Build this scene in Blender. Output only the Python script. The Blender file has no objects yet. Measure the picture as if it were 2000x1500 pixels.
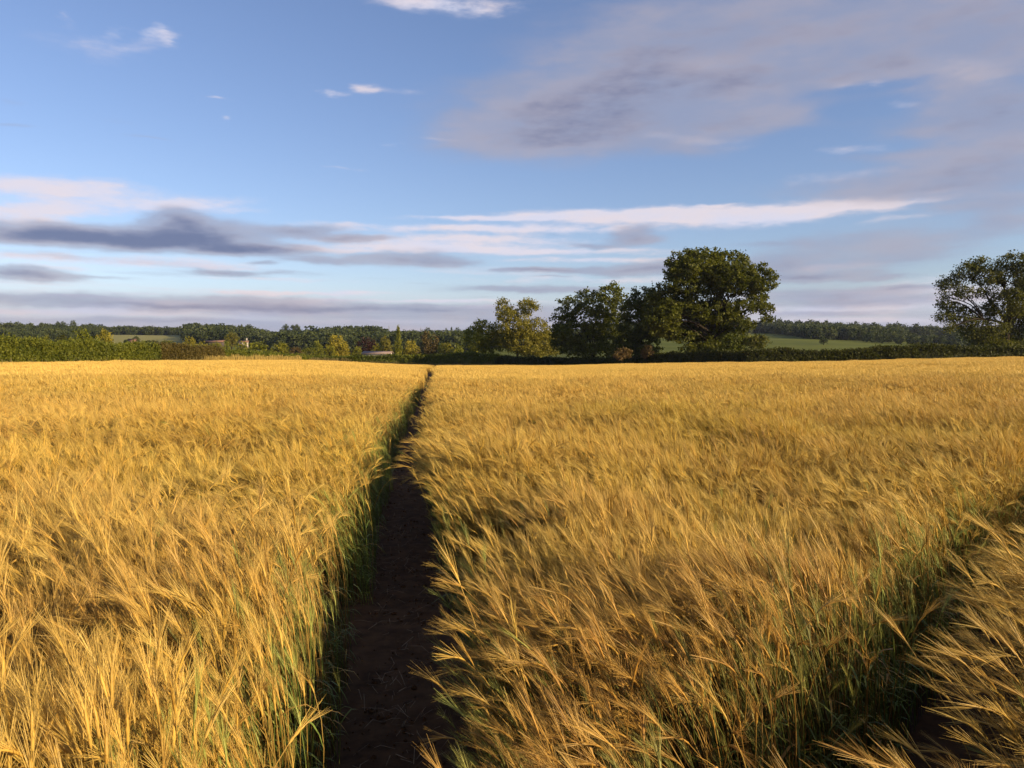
import bpy, math, random
import numpy as np
from mathutils import Vector, Matrix, Euler

# ------------------------------------------------------------------ camera, sky, sun, exposure
C = bpy.context.scene
COL = C.collection
F = 1540.0                      # focal length in pixels of the 2000 px wide photograph
HORIZON = 695.0
PITCH = math.atan((750 - HORIZON) / F)
CAM_Z = 1.65
cam_d = bpy.data.cameras.new('camera')
cam = bpy.data.objects.new('camera', cam_d)
COL.objects.link(cam)
cam.location = (0, 0, CAM_Z)
cam.rotation_euler = (math.pi / 2 - PITCH, 0, 0)
cam_d.sensor_width = 36
cam_d.lens = F / 2000 * 36
cam_d.clip_start = 0.05
cam_d.clip_end = 9000
C.camera = cam

SUN_AZ, SUN_EL = 119.0, 17.5    # clockwise from the view direction, above the horizon
SUN_STRENGTH = 5.0
SKY_STRENGTH = 0.077
C.view_settings.view_transform = 'Standard'
C.view_settings.look = 'None'
C.view_settings.exposure = 0.72
C.cycles.max_bounces = 5
C.cycles.diffuse_bounces = 2
C.cycles.transmission_bounces = 3
C.cycles.caustics_reflective = False
C.cycles.caustics_refractive = False
C.view_settings.gamma = 1.0


def ray(px, py):
    """direction of a photograph pixel, y = 1"""
    v = Vector(((px - 1000) / F, (750 - py) / F, -1))
    v.rotate(Euler((math.pi / 2 - PITCH, 0, 0)))
    return v


def azel(px, py):
    v = ray(px, py).normalized()
    return math.atan2(v.x, v.y), math.asin(v.z)


def at(px, d):
    """ground x at depth d of a pixel column near the horizon"""
    return (px - 1000) / F * d


def zat(py, d):
    v = ray(1000, py)
    return CAM_Z + d * v.z / v.y


class NT:
    """small helper for building node trees"""
    def __init__(self, nt):
        self.nt = nt

    def add(self, kind, **kw):
        n = self.nt.nodes.new(kind)
        for k, v in kw.items():
            setattr(n, k, v)
        return n

    def set(self, sock, v):
        if isinstance(v, bpy.types.NodeSocket):
            self.nt.links.new(v, sock)
        elif v is not None:
            if hasattr(sock.default_value, '__len__') and not hasattr(v, '__len__'):
                v = (v,) * len(sock.default_value)
            if hasattr(sock.default_value, '__len__') and len(sock.default_value) == 4 and len(v) == 3:
                v = (*v, 1)
            sock.default_value = v

    def m(self, op, a, b=None, c=None, clamp=False):
        n = self.add('ShaderNodeMath', operation=op, use_clamp=clamp)
        for i, v in enumerate((a, b, c)):
            if v is not None:
                self.set(n.inputs[i], v)
        return n.outputs[0]

    def vm(self, op, a, b=None, scale=None):
        n = self.add('ShaderNodeVectorMath', operation=op)
        self.set(n.inputs[0], a)
        if b is not None:
            self.set(n.inputs[1], b)
        if scale is not None:
            self.set(n.inputs['Scale'], scale)
        return n.outputs['Value'] if op in ('DOT_PRODUCT', 'LENGTH') else n.outputs[0]

    def xyz(self, x, y, z):
        n = self.add('ShaderNodeCombineXYZ')
        for s, v in zip(n.inputs, (x, y, z)):
            self.set(s, v)
        return n.outputs[0]

    def mix(self, f, a, b, blend='MIX'):
        n = self.add('ShaderNodeMix', data_type='RGBA', blend_type=blend)
        self.set(n.inputs[0], f)
        self.set(n.inputs[6], a)
        self.set(n.inputs[7], b)
        return n.outputs[2]

    def noise(self, vec, scale, detail=4, rough=0.55, color=False):
        n = self.add('ShaderNodeTexNoise')
        if vec is not None:
            self.set(n.inputs['Vector'], vec)
        self.set(n.inputs['Scale'], scale)
        self.set(n.inputs['Detail'], detail)
        self.set(n.inputs['Roughness'], rough)
        return n.outputs['Color' if color else 'Fac']

    def smooth(self, x, lo, hi):
        n = self.add('ShaderNodeMapRange', interpolation_type='SMOOTHSTEP')
        self.set(n.inputs[0], x)
        self.set(n.inputs[1], lo)
        self.set(n.inputs[2], hi)
        return n.outputs[0]


# world: Nishita sky with a layer of evening cloud
world = bpy.data.worlds.new('World')
C.world = world
world.use_nodes = True
wn = NT(world.node_tree)
world.node_tree.nodes.clear()
sky = wn.add('ShaderNodeTexSky', sky_type='NISHITA', sun_disc=False)
sky.sun_elevation = math.radians(SUN_EL)
sky.sun_rotation = math.radians(SUN_AZ)
sky.air_density = 1.0
sky.dust_density = 0.6
sky.ozone_density = 2.0
geo = wn.add('ShaderNodeTexCoord')
sep = wn.add('ShaderNodeSeparateXYZ')
world.node_tree.links.new(geo.outputs['Generated'], sep.inputs[0])
dx, dy, dz = sep.outputs
az = wn.m('ARCTAN2', dx, dy)
el = wn.m('ARCSINE', dz)
base = wn.xyz(az, el, 0)
stretch = wn.xyz(az, wn.m('MULTIPLY', el, 3.2), 0)
# noise in the plane of a flat cloud layer: streaks that tighten towards the horizon
iz = wn.m('DIVIDE', 1.0, wn.m('ADD', wn.m('MAXIMUM', dz, 0.0), 0.06))
plane = wn.xyz(wn.m('MULTIPLY', dx, iz), wn.m('MULTIPLY', dy, iz), 0.0)
w1 = wn.noise(stretch, 5.0, 4, 0.55, color=True)
w2 = wn.noise(stretch, 19.0, 4, 0.6, color=True)
warp = wn.vm('ADD', wn.vm('MULTIPLY', wn.vm('SUBTRACT', w1, (0.5, 0.5, 0.5)), (0.10, 0.020, 0)),
             wn.vm('MULTIPLY', wn.vm('SUBTRACT', w2, (0.5, 0.5, 0.5)), (0.045, 0.009, 0)))
pos = wn.vm('ADD', base, warp)


ROTATED = {0: pos}


def total(items):
    """sum of soft ellipses of cloud, each given as the direction of a photograph pixel, radii, density, tilt"""
    acc = 0.0
    for it in items:
        px, py, rx, ry, amp = it[:5]
        tilt = it[5] if len(it) > 5 else 0
        a, e = azel(px, py)
        if tilt not in ROTATED:
            rot = wn.add('ShaderNodeVectorRotate', rotation_type='Z_AXIS')
            wn.set(rot.inputs['Vector'], pos)
            rot.inputs['Angle'].default_value = math.radians(tilt)
            ROTATED[tilt] = rot.outputs[0]
        t = math.radians(tilt)
        c = (a * math.cos(t) - e * math.sin(t), a * math.sin(t) + e * math.cos(t))
        k = math.cos(a)
        sx, sy = F / (rx * k * k), F / (ry * k)
        q = wn.add('ShaderNodeVectorMath', operation='MULTIPLY_ADD')
        wn.set(q.inputs[0], ROTATED[tilt])
        q.inputs[1].default_value = (sx, sy, 0)
        q.inputs[2].default_value = (-c[0] * sx, -c[1] * sy, 0)
        d = wn.vm('DOT_PRODUCT', q.outputs[0], q.outputs[0])
        acc = wn.m('MULTIPLY_ADD', wn.m('POWER', math.exp(-0.85), d), amp, acc)
    return acc


fine = wn.noise(stretch, 26.0, 6, 0.62)
mid = wn.noise(stretch, 8.0, 5, 0.55)
streak = wn.noise(wn.xyz(wn.m('MULTIPLY', az, 3.0), wn.m('MULTIPLY', el, 46.0), 0.3), 1.0, 5, 0.6)
nz = wn.m('ADD', wn.m('MULTIPLY', wn.m('SUBTRACT', fine, 0.5), 1.5), wn.m('MULTIPLY', wn.m('SUBTRACT', mid, 0.5), 1.1))

# soft pink-white cloud
light_blobs = [
    (120, 365, 150, 18, 1.0, -5), (330, 396, 140, 14, 1.0, -5), (70, 405, 140, 14, 0.9, -3), (50, 424, 90, 10, .6), (470, 412, 60, 6, .5, -5),
    (960, 424, 150, 6, 1.0), (1180, 418, 200, 11, 1.0), (1400, 416, 200, 14, 1.15), (1600, 412, 160, 12, 0.9, -3), (1760, 424, 110, 6, .35, -3), (1700, 402, 110, 4, .6),
    (920, 450, 150, 6, .8), (1100, 446, 200, 9, .6), (930, 470, 220, 9, 0.8), (1010, 492, 270, 6, 0.8), (1150, 508, 150, 5, .7), (690, 438, 120, 6, 0.5), (820, 484, 150, 8, .55),
    (1150, 545, 220, 8, .5), (60, 506, 150, 10, .7), (330, 512, 160, 11, 0.75), (420, 524, 110, 6, .7), (600, 482, 120, 6, .5), (150, 528, 110, 5, .5),
    (860, 8, 110, 14, 0.75), (960, 24, 60, 12, .35), (302, 62, 30, 11, 0.5, -25), (260, 95, 90, 22, .2, -25), (170, 90, 90, 30, .18), (322, 80, 24, 9, 0.35, -25), (215, 68, 50, 8, .25, -25), (130, 35, 16, 10, .25, -25), (634, 181, 16, 7, 0.6), (665, 184, 26, 5, 0.32), (715, 174, 22, 8, .55), (745, 180, 24, 6, .42), (800, 180, 40, 10, .25),
    (665, 326, 50, 3, .4), (775, 282, 34, 3, 0.38, 3), (850, 274, 40, 4, 0.34, 3), (1350, 272, 100, 12, .42, 6), (1300, 262, 40, 6, .3),
    (1640, 345, 130, 14, .4, -3), (1660, 290, 60, 10, .3, -3), (1390, 395, 50, 3, .55), (130, 606, 250, 4, .8), (830, 590, 150, 3, .8), (930, 602, 60, 3, .7), (520, 548, 160, 4, .5), (540, 575, 120, 3, .7), (700, 628, 160, 3, .6), (300, 592, 120, 2, .5), (650, 612, 110, 2, .6),
    (200, 640, 400, 5, .35), (1650, 600, 220, 5, .7), (1620, 625, 200, 4, .6), (1640, 518, 90, 10, .6), (410, 184, 18, 3, .4), (438, 228, 12, 4, .38), (1860, 120, 150, 26, .36, 25), (1500, 110, 160, 40, .3), (1370, 135, 60, 14, .3), (1730, 155, 30, 10, .3), (1640, 165, 40, 8, .3), (1780, 200, 60, 8, .25), (1960, 140, 50, 30, .25),
    (1900, 380, 120, 10, .3, 6),
]
# grey to violet cloud in its own shade
dark_blobs = [
    (60, 455, 180, 20, 1.3), (250, 462, 175, 19, 1.4), (335, 425, 52, 22, 1.5), (410, 452, 110, 22, 1.2, -5), (520, 486, 100, 10, 1.4, -3), (380, 480, 140, 14, 1.1),
    (600, 450, 80, 9, 1.1, -5), (690, 463, 75, 7, 1.1), (790, 505, 110, 13, 1.15), (620, 508, 70, 9, .9), (510, 514, 26, 4, .9), (870, 514, 90, 7, .7), (70, 538, 85, 10, 1.1), (20, 530, 60, 8, .7), (440, 535, 46, 5, 1.1), (540, 534, 36, 4, .5), (140, 505, 200, 10, .35), (220, 545, 70, 3, .4),
    (1225, 455, 40, 16, 1.1, -5), (1150, 478, 50, 6, .8, 6), (1255, 470, 50, 9, .9), (1080, 458, 30, 4, .4), (1060, 528, 60, 4, .9), (1180, 527, 100, 8, 1.0), (1290, 522, 70, 14, 1.1), (1010, 526, 40, 3, .7), (1080, 540, 30, 2, .5),
    (1030, 238, 185, 62, 1.0), (1060, 282, 150, 26, 0.7), (960, 165, 65, 18, .6), (1150, 225, 90, 50, .3), (1300, 225, 184, 45, .55), (1320, 285, 100, 18, .7, 5), (1470, 238, 150, 18, .8), (1220, 150, 194, 60, .42),
    (1330, 140, 216, 80, .62), (1540, 60, 346, 90, .75), (1880, 40, 281, 90, .75), (1620, 140, 259, 26, .6), (1240, 50, 238, 50, .45), (1950, 170, 119, 50, .7), (1950, 90, 120, 80, .4),
    (1720, 165, 150, 14, -0.45), (1380, 128, 70, 25, -0.3), (1130, 60, 110, 30, -.3), (1690, 212, 110, 14, -.45), (1560, 130, 90, 20, -.2), (1880, 110, 60, 30, -.25, 25), (1620, 285, 120, 20, -.3),
    (1760, 350, 216, 30, .8), (1960, 290, 184, 70, 1.0), (1800, 375, 162, 16, .6), (1930, 400, 140, 18, .75), (1900, 222, 173, 24, .7), (1720, 300, 119, 12, .5), (1800, 255, 97, 10, .5),
    (1500, 520, 90, 22, 1.0, -3), (1600, 540, 130, 7, 1.0), (1640, 515, 150, 24, .7), (1760, 542, 60, 4, .8), (1650, 468, 170, 24, .75), (1500, 475, 60, 5, .4), (1800, 490, 90, 24, .6), (1960, 440, 90, 20, .8),
    (1620, 575, 150, 13, 1.0), (1790, 560, 60, 5, .8), (1700, 590, 180, 8, .7), (1600, 612, 110, 4, .6), (1000, 563, 110, 7, 1.0), (1120, 566, 100, 5, .5), (60, 582, 200, 9, .9), (280, 597, 200, 6, .8), (480, 588, 150, 9, .7), (620, 605, 220, 10, .8), (850, 606, 250, 7, .7),
    (1000, 620, 300, 9, .5), (300, 625, 300, 5, .6), (550, 640, 500, 10, .5), (1700, 640, 300, 7, .6), (290, 270, 46, 3, .4), (20, 246, 60, 6, .5, -5), (5, 192, 40, 6, .35), (240, 236, 70, 6, .22), (950, 655, 400, 8, .4),
]
L = total(light_blobs)
D = total(dark_blobs)
fade = wn.smooth(el, 0.30, 0.02)
nzl = wn.m('ADD', nz, wn.m('MULTIPLY', wn.m('MULTIPLY', wn.m('SUBTRACT', streak, 0.5), 1.6), fade))
lowveil = wn.smooth(el, 0.115, 0.015)
L2 = wn.m('ADD', wn.m('ADD', L, wn.m('MULTIPLY', nzl, wn.m('ADD', wn.m('MULTIPLY', L, 1.0), 0.20))), wn.m('MULTIPLY', lowveil, 0.40))
nzd = wn.m('ADD', wn.m('MULTIPLY', nzl, 0.45), wn.m('MULTIPLY', wn.m('SUBTRACT', mid, 0.5), 0.9))
D2 = wn.m('ADD', wn.m('ADD', D, wn.m('MULTIPLY', nzd, wn.m('ADD', wn.m('MULTIPLY', D, 0.85), 0.08))), wn.m('MULTIPLY', lowveil, 0.62))
low2 = wn.m('MULTIPLY', wn.smooth(el, 0.17, 0.05), wn.smooth(el, 0.0, 0.02))
L2 = wn.m('MULTIPLY_ADD', wn.m('MULTIPLY', wn.smooth(streak, 0.50, 0.66), low2), 0.55, L2)
D2 = wn.m('MULTIPLY_ADD', wn.m('MULTIPLY', wn.smooth(streak, 0.47, 0.33), low2), 0.50, D2)
LM = wn.smooth(L2, 0.10, 0.95)
DM = wn.smooth(D2, 0.10, 0.95)

skyc = wn.mix(1.0, sky.outputs[0], (1.18, 1.12, 1.30), 'MULTIPLY')
skyc = wn.vm('SCALE', wn.mix(wn.smooth(el, 0.10, 0.0), skyc, (4.6, 4.7, 5.9)), scale=SKY_STRENGTH)
warm = wn.smooth(mid, 0.35, 0.65)
light_col = wn.mix(warm, (0.45, 0.45, 0.54), (0.52, 0.455, 0.475))
dark_hi = wn.mix(warm, (0.205, 0.222, 0.305), (0.255, 0.245, 0.300))
dark_col = wn.mix(wn.smooth(D2, 1.05, 2.5), dark_hi, (0.078, 0.090, 0.170))
c1 = wn.mix(wn.m('MULTIPLY', LM, 0.88), skyc, light_col)
c2 = wn.mix(wn.m('MULTIPLY', DM, wn.m('ADD', 0.70, wn.m('MULTIPLY', wn.smooth(D2, 0.8, 1.6), 0.18))), c1, dark_col)
bg = wn.add('ShaderNodeBackground')
wn.set(bg.inputs[0], c2)
bg.inputs[1].default_value = 1.0
# overhead, behind the camera and below the horizon: thinner, plainer cloud
bg2 = wn.add('ShaderNodeBackground')
wn.set(bg2.inputs[0], wn.mix(wn.m('MULTIPLY', wn.smooth(mid, 0.40, 0.62), 0.5), skyc, (0.20, 0.21, 0.29)))
seen = wn.m('MULTIPLY', wn.m('LESS_THAN', wn.m('ABSOLUTE', az), 0.95), wn.m('LESS_THAN', wn.m('ABSOLUTE', wn.m('SUBTRACT', el, 0.33)), 0.345))
mixw = wn.add('ShaderNodeMixShader')
wn.set(mixw.inputs[0], seen)
world.node_tree.links.new(bg2.outputs[0], mixw.inputs[1])
world.node_tree.links.new(bg.outputs[0], mixw.inputs[2])
wo = wn.add('ShaderNodeOutputWorld')
world.node_tree.links.new(mixw.outputs[0], wo.inputs[0])
world.cycles.sampling_method = 'MANUAL'
world.cycles.sample_map_resolution = 512

sun_d = bpy.data.lights.new('sun', 'SUN')
sun_d.energy = SUN_STRENGTH
sun_d.angle = math.radians(0.5)
sun_d.color = (1.0, 0.80, 0.48)
sun = bpy.data.objects.new('sun', sun_d)
COL.objects.link(sun)
_a, _e = math.radians(SUN_AZ), math.radians(SUN_EL)
SDIR = Vector((math.sin(_a) * math.cos(_e), math.cos(_a) * math.cos(_e), math.sin(_e)))
sun.rotation_euler = SDIR.to_track_quat('Z', 'Y').to_euler()
sun.location = (60, -40, 60)

# ------------------------------------------------------------------ helpers
rng = np.random.default_rng(7)


def _hash(ix, iy, seed):
    h = (ix.astype(np.int64) * 374761393 + iy.astype(np.int64) * 668265263 + seed * 1442695041) & 0x7fffffff
    h = ((h ^ (h >> 13)) * 1274126177) & 0x7fffffff
    return ((h ^ (h >> 16)) & 0xffff) / 65535.0


def vnoise(x, y, seed=0):
    x = np.asarray(x, float); y = np.asarray(y, float)
    ix, iy = np.floor(x), np.floor(y)
    fx, fy = x - ix, y - iy
    fx = fx * fx * (3 - 2 * fx); fy = fy * fy * (3 - 2 * fy)
    a = _hash(ix, iy, seed); b = _hash(ix + 1, iy, seed); c = _hash(ix, iy + 1, seed); d = _hash(ix + 1, iy + 1, seed)
    return (a * (1 - fx) + b * fx) * (1 - fy) + (c * (1 - fx) + d * fx) * fy


def fbm(x, y, seed=0, octaves=3):
    s, amp, t = 0.0, 1.0, 0.0
    for i in range(octaves):
        s = s + amp * vnoise(np.asarray(x) * 2 ** i, np.asarray(y) * 2 ** i, seed + i * 17)
        t += amp
        amp *= 0.5
    return s / t


def np_mesh(name, V, faces, mat=None, smooth=False, attrs=None):
    """mesh from a vertex array and a list of (n, k) face index arrays"""
    V = np.asarray(V, np.float32)
    me = bpy.data.meshes.new(name)
    faces = [np.asarray(f, np.int32) for f in faces if len(f)]
    me.vertices.add(len(V))
    me.vertices.foreach_set('co', V.ravel())
    nl = sum(f.size for f in faces)
    npoly = sum(len(f) for f in faces)
    me.loops.add(nl)
    me.polygons.add(npoly)
    if nl:
        me.loops.foreach_set('vertex_index', np.concatenate([f.ravel() for f in faces]))
        starts, s = [], 0
        for f in faces:
            starts.append(s + np.arange(len(f)) * f.shape[1])
            s += f.size
        me.polygons.foreach_set('loop_start', np.concatenate(starts).astype(np.int32))
        if smooth:
            me.polygons.foreach_set('use_smooth', np.ones(npoly, bool))
    for k, v in (attrs or {}).items():
        v = np.asarray(v, np.float32)
        if v.ndim == 1:
            a = me.attributes.new(k, 'FLOAT', 'POINT'); a.data.foreach_set('value', v)
        else:
            a = me.attributes.new(k, 'FLOAT_VECTOR', 'POINT'); a.data.foreach_set('vector', v.ravel())
    if mat:
        me.materials.append(mat)
    me.update(calc_edges=True)
    return me


def link(name, me, parent=None, loc=None):
    o = bpy.data.objects.new(name, me)
    COL.objects.link(o)
    if parent:
        o.parent = parent
    if loc is not None:
        o.location = loc
    return o


def empty(name, loc, label, cat, group=None, rz=0.0):
    o = bpy.data.objects.new(name, None)
    COL.objects.link(o)
    o.empty_display_size = 0.3
    o.location = loc
    o.rotation_euler.z = rz
    o['label'] = label
    o['category'] = cat
    if group:
        o['group'] = group
    return o


def setting(o, kind='structure', label=None, cat=None):
    o['kind'] = kind
    if label:
        o['label'] = label
    if cat:
        o['category'] = cat
    return o


class Geo:
    """collects strips, tubes, boxes and loose quads"""
    def __init__(self):
        self.V, self.Q, self.A, self.n = [], [], [], 0

    def put(self, V, Q, a):
        V = np.asarray(V, float)
        self.V.append(V)
        self.Q.append(np.asarray(Q, int) + self.n)
        a = np.asarray(a, float)
        if a.ndim <= 1:
            a = np.broadcast_to(a, (len(V),) + a.shape)
        self.A.append(a)
        self.n += len(V)

    def strip(self, P, W, side, a):
        P = np.asarray(P, float); W = np.asarray(W, float)[:, None]
        side = np.asarray(side, float)
        V = np.stack([P - side * W / 2, P + side * W / 2], 1).reshape(-1, 3)
        k = len(P)
        Q = [(2 * i, 2 * i + 1, 2 * i + 3, 2 * i + 2) for i in range(k - 1)]
        a = np.asarray(a, float)
        if a.ndim == 2:
            a = np.repeat(a, 2, 0)
        self.put(V, Q, a)

    def tube(self, P, R, sides, a, flat=1.0):
        P = np.asarray(P, float)
        k = len(P)
        R = np.broadcast_to(np.asarray(R, float), (k,))
        V = []
        T = np.gradient(P, axis=0)
        up = np.array([0.31, 0.17, 0.93])
        for i in range(k):
            t = T[i] / (np.linalg.norm(T[i]) + 1e-9)
            u = np.cross(up if abs(t @ up) < 0.97 else np.array([1.0, 0, 0]), t)
            u /= np.linalg.norm(u) + 1e-9
            w = np.cross(t, u)
            for s in range(sides):
                an = 2 * math.pi * s / sides
                V.append(P[i] + R[i] * (math.cos(an) * u + flat * math.sin(an) * w))
        Q = [(i * sides + s, i * sides + (s + 1) % sides, (i + 1) * sides + (s + 1) % sides, (i + 1) * sides + s)
             for i in range(k - 1) for s in range(sides)]
        a = np.asarray(a, float)
        if a.ndim == 2:
            a = np.repeat(a, sides, 0)
        self.put(V, Q, a)

    def box(self, c, s, a=0.0, rz=0.0):
        c = np.asarray(c, float); s = np.asarray(s, float) / 2
        v = np.array([(x, y, z) for z in (-1, 1) for y in (-1, 1) for x in (-1, 1)]) * s
        cr, sr = math.cos(rz), math.sin(rz)
        v = np.stack([v[:, 0] * cr - v[:, 1] * sr, v[:, 0] * sr + v[:, 1] * cr, v[:, 2]], 1) + c
        self.put(v, [(0, 2, 3, 1), (4, 5, 7, 6), (0, 1, 5, 4), (2, 6, 7, 3), (0, 4, 6, 2), (1, 3, 7, 5)], a)

    def mesh(self, name, mat, attr='var', smooth=False):
        V = np.concatenate(self.V); Q = np.concatenate(self.Q); A = np.concatenate(self.A)
        return np_mesh(name, V, [Q], mat, smooth, {attr: A})


# ------------------------------------------------------------------ materials
def new_mat(name):
    m = bpy.data.materials.new(name)
    m.use_nodes = True
    m.node_tree.nodes.clear()
    n = NT(m.node_tree)
    out = n.add('ShaderNodeOutputMaterial')
    return m, n, out


def plain_mat(name, c1, c2, scale=6.0, rough=0.9, bump=0.0, bscale=30.0):
    m, n, out = new_mat(name)
    tc = n.add('ShaderNodeTexCoord').outputs['Object']
    f = n.noise(tc, scale, 6, 0.65)
    b = n.add('ShaderNodeBsdfPrincipled')
    n.set(b.inputs['Base Color'], n.mix(n.smooth(f, 0.3, 0.7), c1, c2))
    b.inputs['Roughness'].default_value = rough
    b.inputs['Specular IOR Level'].default_value = 0.2
    if bump:
        bp = n.add('ShaderNodeBump')
        bp.inputs['Strength'].default_value = bump
        n.set(bp.inputs['Height'], n.noise(tc, bscale, 6, 0.7))
        n.nt.links.new(bp.outputs[0], b.inputs['Normal'])
    n.nt.links.new(b.outputs[0], out.inputs[0])
    return m


def leaf_mat(name, dark, light, transl=0.35, rough=0.6):
    """leaves: the point attribute var runs from the older to the younger leaf colour"""
    m, n, out = new_mat(name)
    v = n.add('ShaderNodeAttribute', attribute_name='var').outputs['Fac']
    oi = n.add('ShaderNodeObjectInfo').outputs['Random']
    col = n.mix(v, dark, light)
    col = n.mix(1.0, col, n.mix(oi, (0.86, 0.92, 0.9), (1.12, 1.06, 1.0)), 'MULTIPLY')
    d = n.add('ShaderNodeBsdfPrincipled')
    n.set(d.inputs['Base Color'], col)
    d.inputs['Roughness'].default_value = rough
    d.inputs['Specular IOR Level'].default_value = 0.25
    t = n.add('ShaderNodeBsdfTranslucent')
    n.set(t.inputs['Color'], n.mix(1.0, col, (1.1, 1.2, 0.5), 'MULTIPLY'))
    mx = n.add('ShaderNodeMixShader')
    mx.inputs[0].default_value = transl
    n.nt.links.new(d.outputs[0], mx.inputs[1])
    n.nt.links.new(t.outputs[0], mx.inputs[2])
    n.nt.links.new(mx.outputs[0], out.inputs[0])
    return m


def barley_mat(name='barley', tinted=True):
    m, n, out = new_mat(name)
    col = n.add('ShaderNodeAttribute', attribute_name='hue').outputs['Vector']
    at_ = n.add('ShaderNodeAttribute', attribute_name='tint')
    at_.attribute_type = 'INSTANCER'
    tint = at_.outputs['Vector']
    c = n.mix(1.0, col, tint, 'MULTIPLY') if tinted else col
    d = n.add('ShaderNodeBsdfPrincipled')
    n.set(d.inputs['Base Color'], c)
    d.inputs['Roughness'].default_value = 0.5
    d.inputs['Specular IOR Level'].default_value = 0.3
    t = n.add('ShaderNodeBsdfTranslucent')
    n.set(t.inputs['Color'], c)
    mx = n.add('ShaderNodeMixShader')
    mx.inputs[0].default_value = 0.20
    n.nt.links.new(d.outputs[0], mx.inputs[1])
    n.nt.links.new(t.outputs[0], mx.inputs[2])
    n.nt.links.new(mx.outputs[0], out.inputs[0])
    return m


M_BARLEY = barley_mat()
M_STALK = barley_mat('barley_stalk', False)
M_OAK = leaf_mat('oak_leaf', (0.044, 0.054, 0.006), (0.140, 0.142, 0.013))
M_ASH = leaf_mat('ash_leaf', (0.11, 0.10, 0.014), (0.32, 0.26, 0.04))
M_GREY = leaf_mat('open_tree_leaf', (0.058, 0.062, 0.012), (0.16, 0.148, 0.026))
M_HEDGE = leaf_mat('hedge_leaf', (0.062, 0.078, 0.009), (0.23, 0.225, 0.024))
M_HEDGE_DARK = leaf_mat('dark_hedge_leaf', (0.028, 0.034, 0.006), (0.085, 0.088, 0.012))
M_HEDGE_RED = leaf_mat('reddish_hedge_leaf', (0.062, 0.052, 0.014), (0.150, 0.115, 0.028))
M_WOOD = leaf_mat('wood_leaf', (0.028, 0.040, 0.013), (0.085, 0.100, 0.025), 0.25)
M_BUSH = leaf_mat('bush_leaf', (0.090, 0.100, 0.010), (0.31, 0.285, 0.028))
M_GOLDEN = leaf_mat('golden_leaf', (0.140, 0.128, 0.013), (0.40, 0.325, 0.036))
M_COPPER = leaf_mat('copper_leaf', (0.030, 0.012, 0.012), (0.085, 0.030, 0.024))
M_RUST = leaf_mat('rust_leaf', (0.090, 0.062, 0.024), (0.165, 0.110, 0.040))
M_BARK = plain_mat('bark', (0.020, 0.015, 0.010), (0.048, 0.034, 0.021), 5.0, 0.95, 0.5, 14)
M_DRY = leaf_mat('dry_grass_blade', (0.30, 0.20, 0.055), (0.56, 0.40, 0.13), 0.3)
M_VERGE = leaf_mat('verge_grass_blade', (0.10, 0.09, 0.035), (0.26, 0.20, 0.09), 0.3)
M_SOIL = plain_mat('trodden_soil', (0.044, 0.022, 0.008), (0.100, 0.054, 0.022), 9.0, 0.95, 0.9, 38)
M_CLOD = plain_mat('clod', (0.07, 0.032, 0.011), (0.14, 0.070, 0.028), 14.0, 0.95, 0.6, 60)
M_STRAW = plain_mat('straw', (0.13, 0.09, 0.05), (0.30, 0.22, 0.12), 20.0, 0.7)
M_RENDER = plain_mat('pale_render', (0.34, 0.30, 0.26), (0.42, 0.37, 0.33), 1.5, 0.9)
M_TILE = plain_mat('clay_tile', (0.16, 0.085, 0.06), (0.23, 0.125, 0.085), 3.0, 0.9)
M_SHEET = plain_mat('grey_sheet_roof', (0.20, 0.14, 0.12), (0.27, 0.20, 0.17), 1.0, 0.6)
M_DARKWALL = plain_mat('dark_boarding', (0.05, 0.04, 0.035), (0.09, 0.07, 0.06), 1.0, 0.9)
M_GLASS = plain_mat('window_glass', (0.03, 0.035, 0.045), (0.05, 0.055, 0.07), 1.0, 0.15)
M_STEEL = plain_mat('galvanised_steel', (0.16, 0.16, 0.17), (0.22, 0.22, 0.23), 1.0, 0.5)

# ------------------------------------------------------------------ terrain
COLS = np.array([-1500, -400, 0, 430, 560, 850, 1050, 1250, 1500, 2000, 2500, 3600], float)
DS = np.array([0, 20, 60, 125, 175, 250, 400, 600, 800, 1000, 4000], float)
ZT = np.array([
    # -1500 -400   0    430   560   850   1050  1250  1500  2000  2500  3600
    [0, 0, 0, 0, 0, 0, 0, 0, 0, 0, 0, 0],
    [.05, .05, .05, .03, 0, -.05, -.04, 0, .05, .1, .12, .12],
    [.2, .2, .2, .08, -.05, -.38, -.38, -.25, -.08, .3, .4, .4],
    [.25, .25, .23, .13, 0, -.86, -.9, -.55, -.16, .6, .8, .8],
    [.3, .3, .25, .1, -.05, -1.27, -1.25, -.8, .3, 1.0, 1.2, 1.2],
    [.3, .3, .3, .2, -.2, -1.6, -1.4, 1.6, 2.2, 2, 2, 2],
    [5, 5, 5, 3, 1, 0, 1, 8, 7, 4, 4, 4],
    [12.4, 12.4, 12.4, 11.5, 5, 5, 7, 15.5, 15.5, 9, 8, 8],
    [23.5, 23.5, 23.5, 22.5, 13, 13, 15, 23.5, 24.5, 17, 17, 17],
    [24, 24, 24, 22.5, 14, 14, 16, 24, 25, 19, 19, 19],
    [25, 25, 25, 20, 16, 16, 18, 25, 26, 20, 20, 20]], float)


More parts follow.
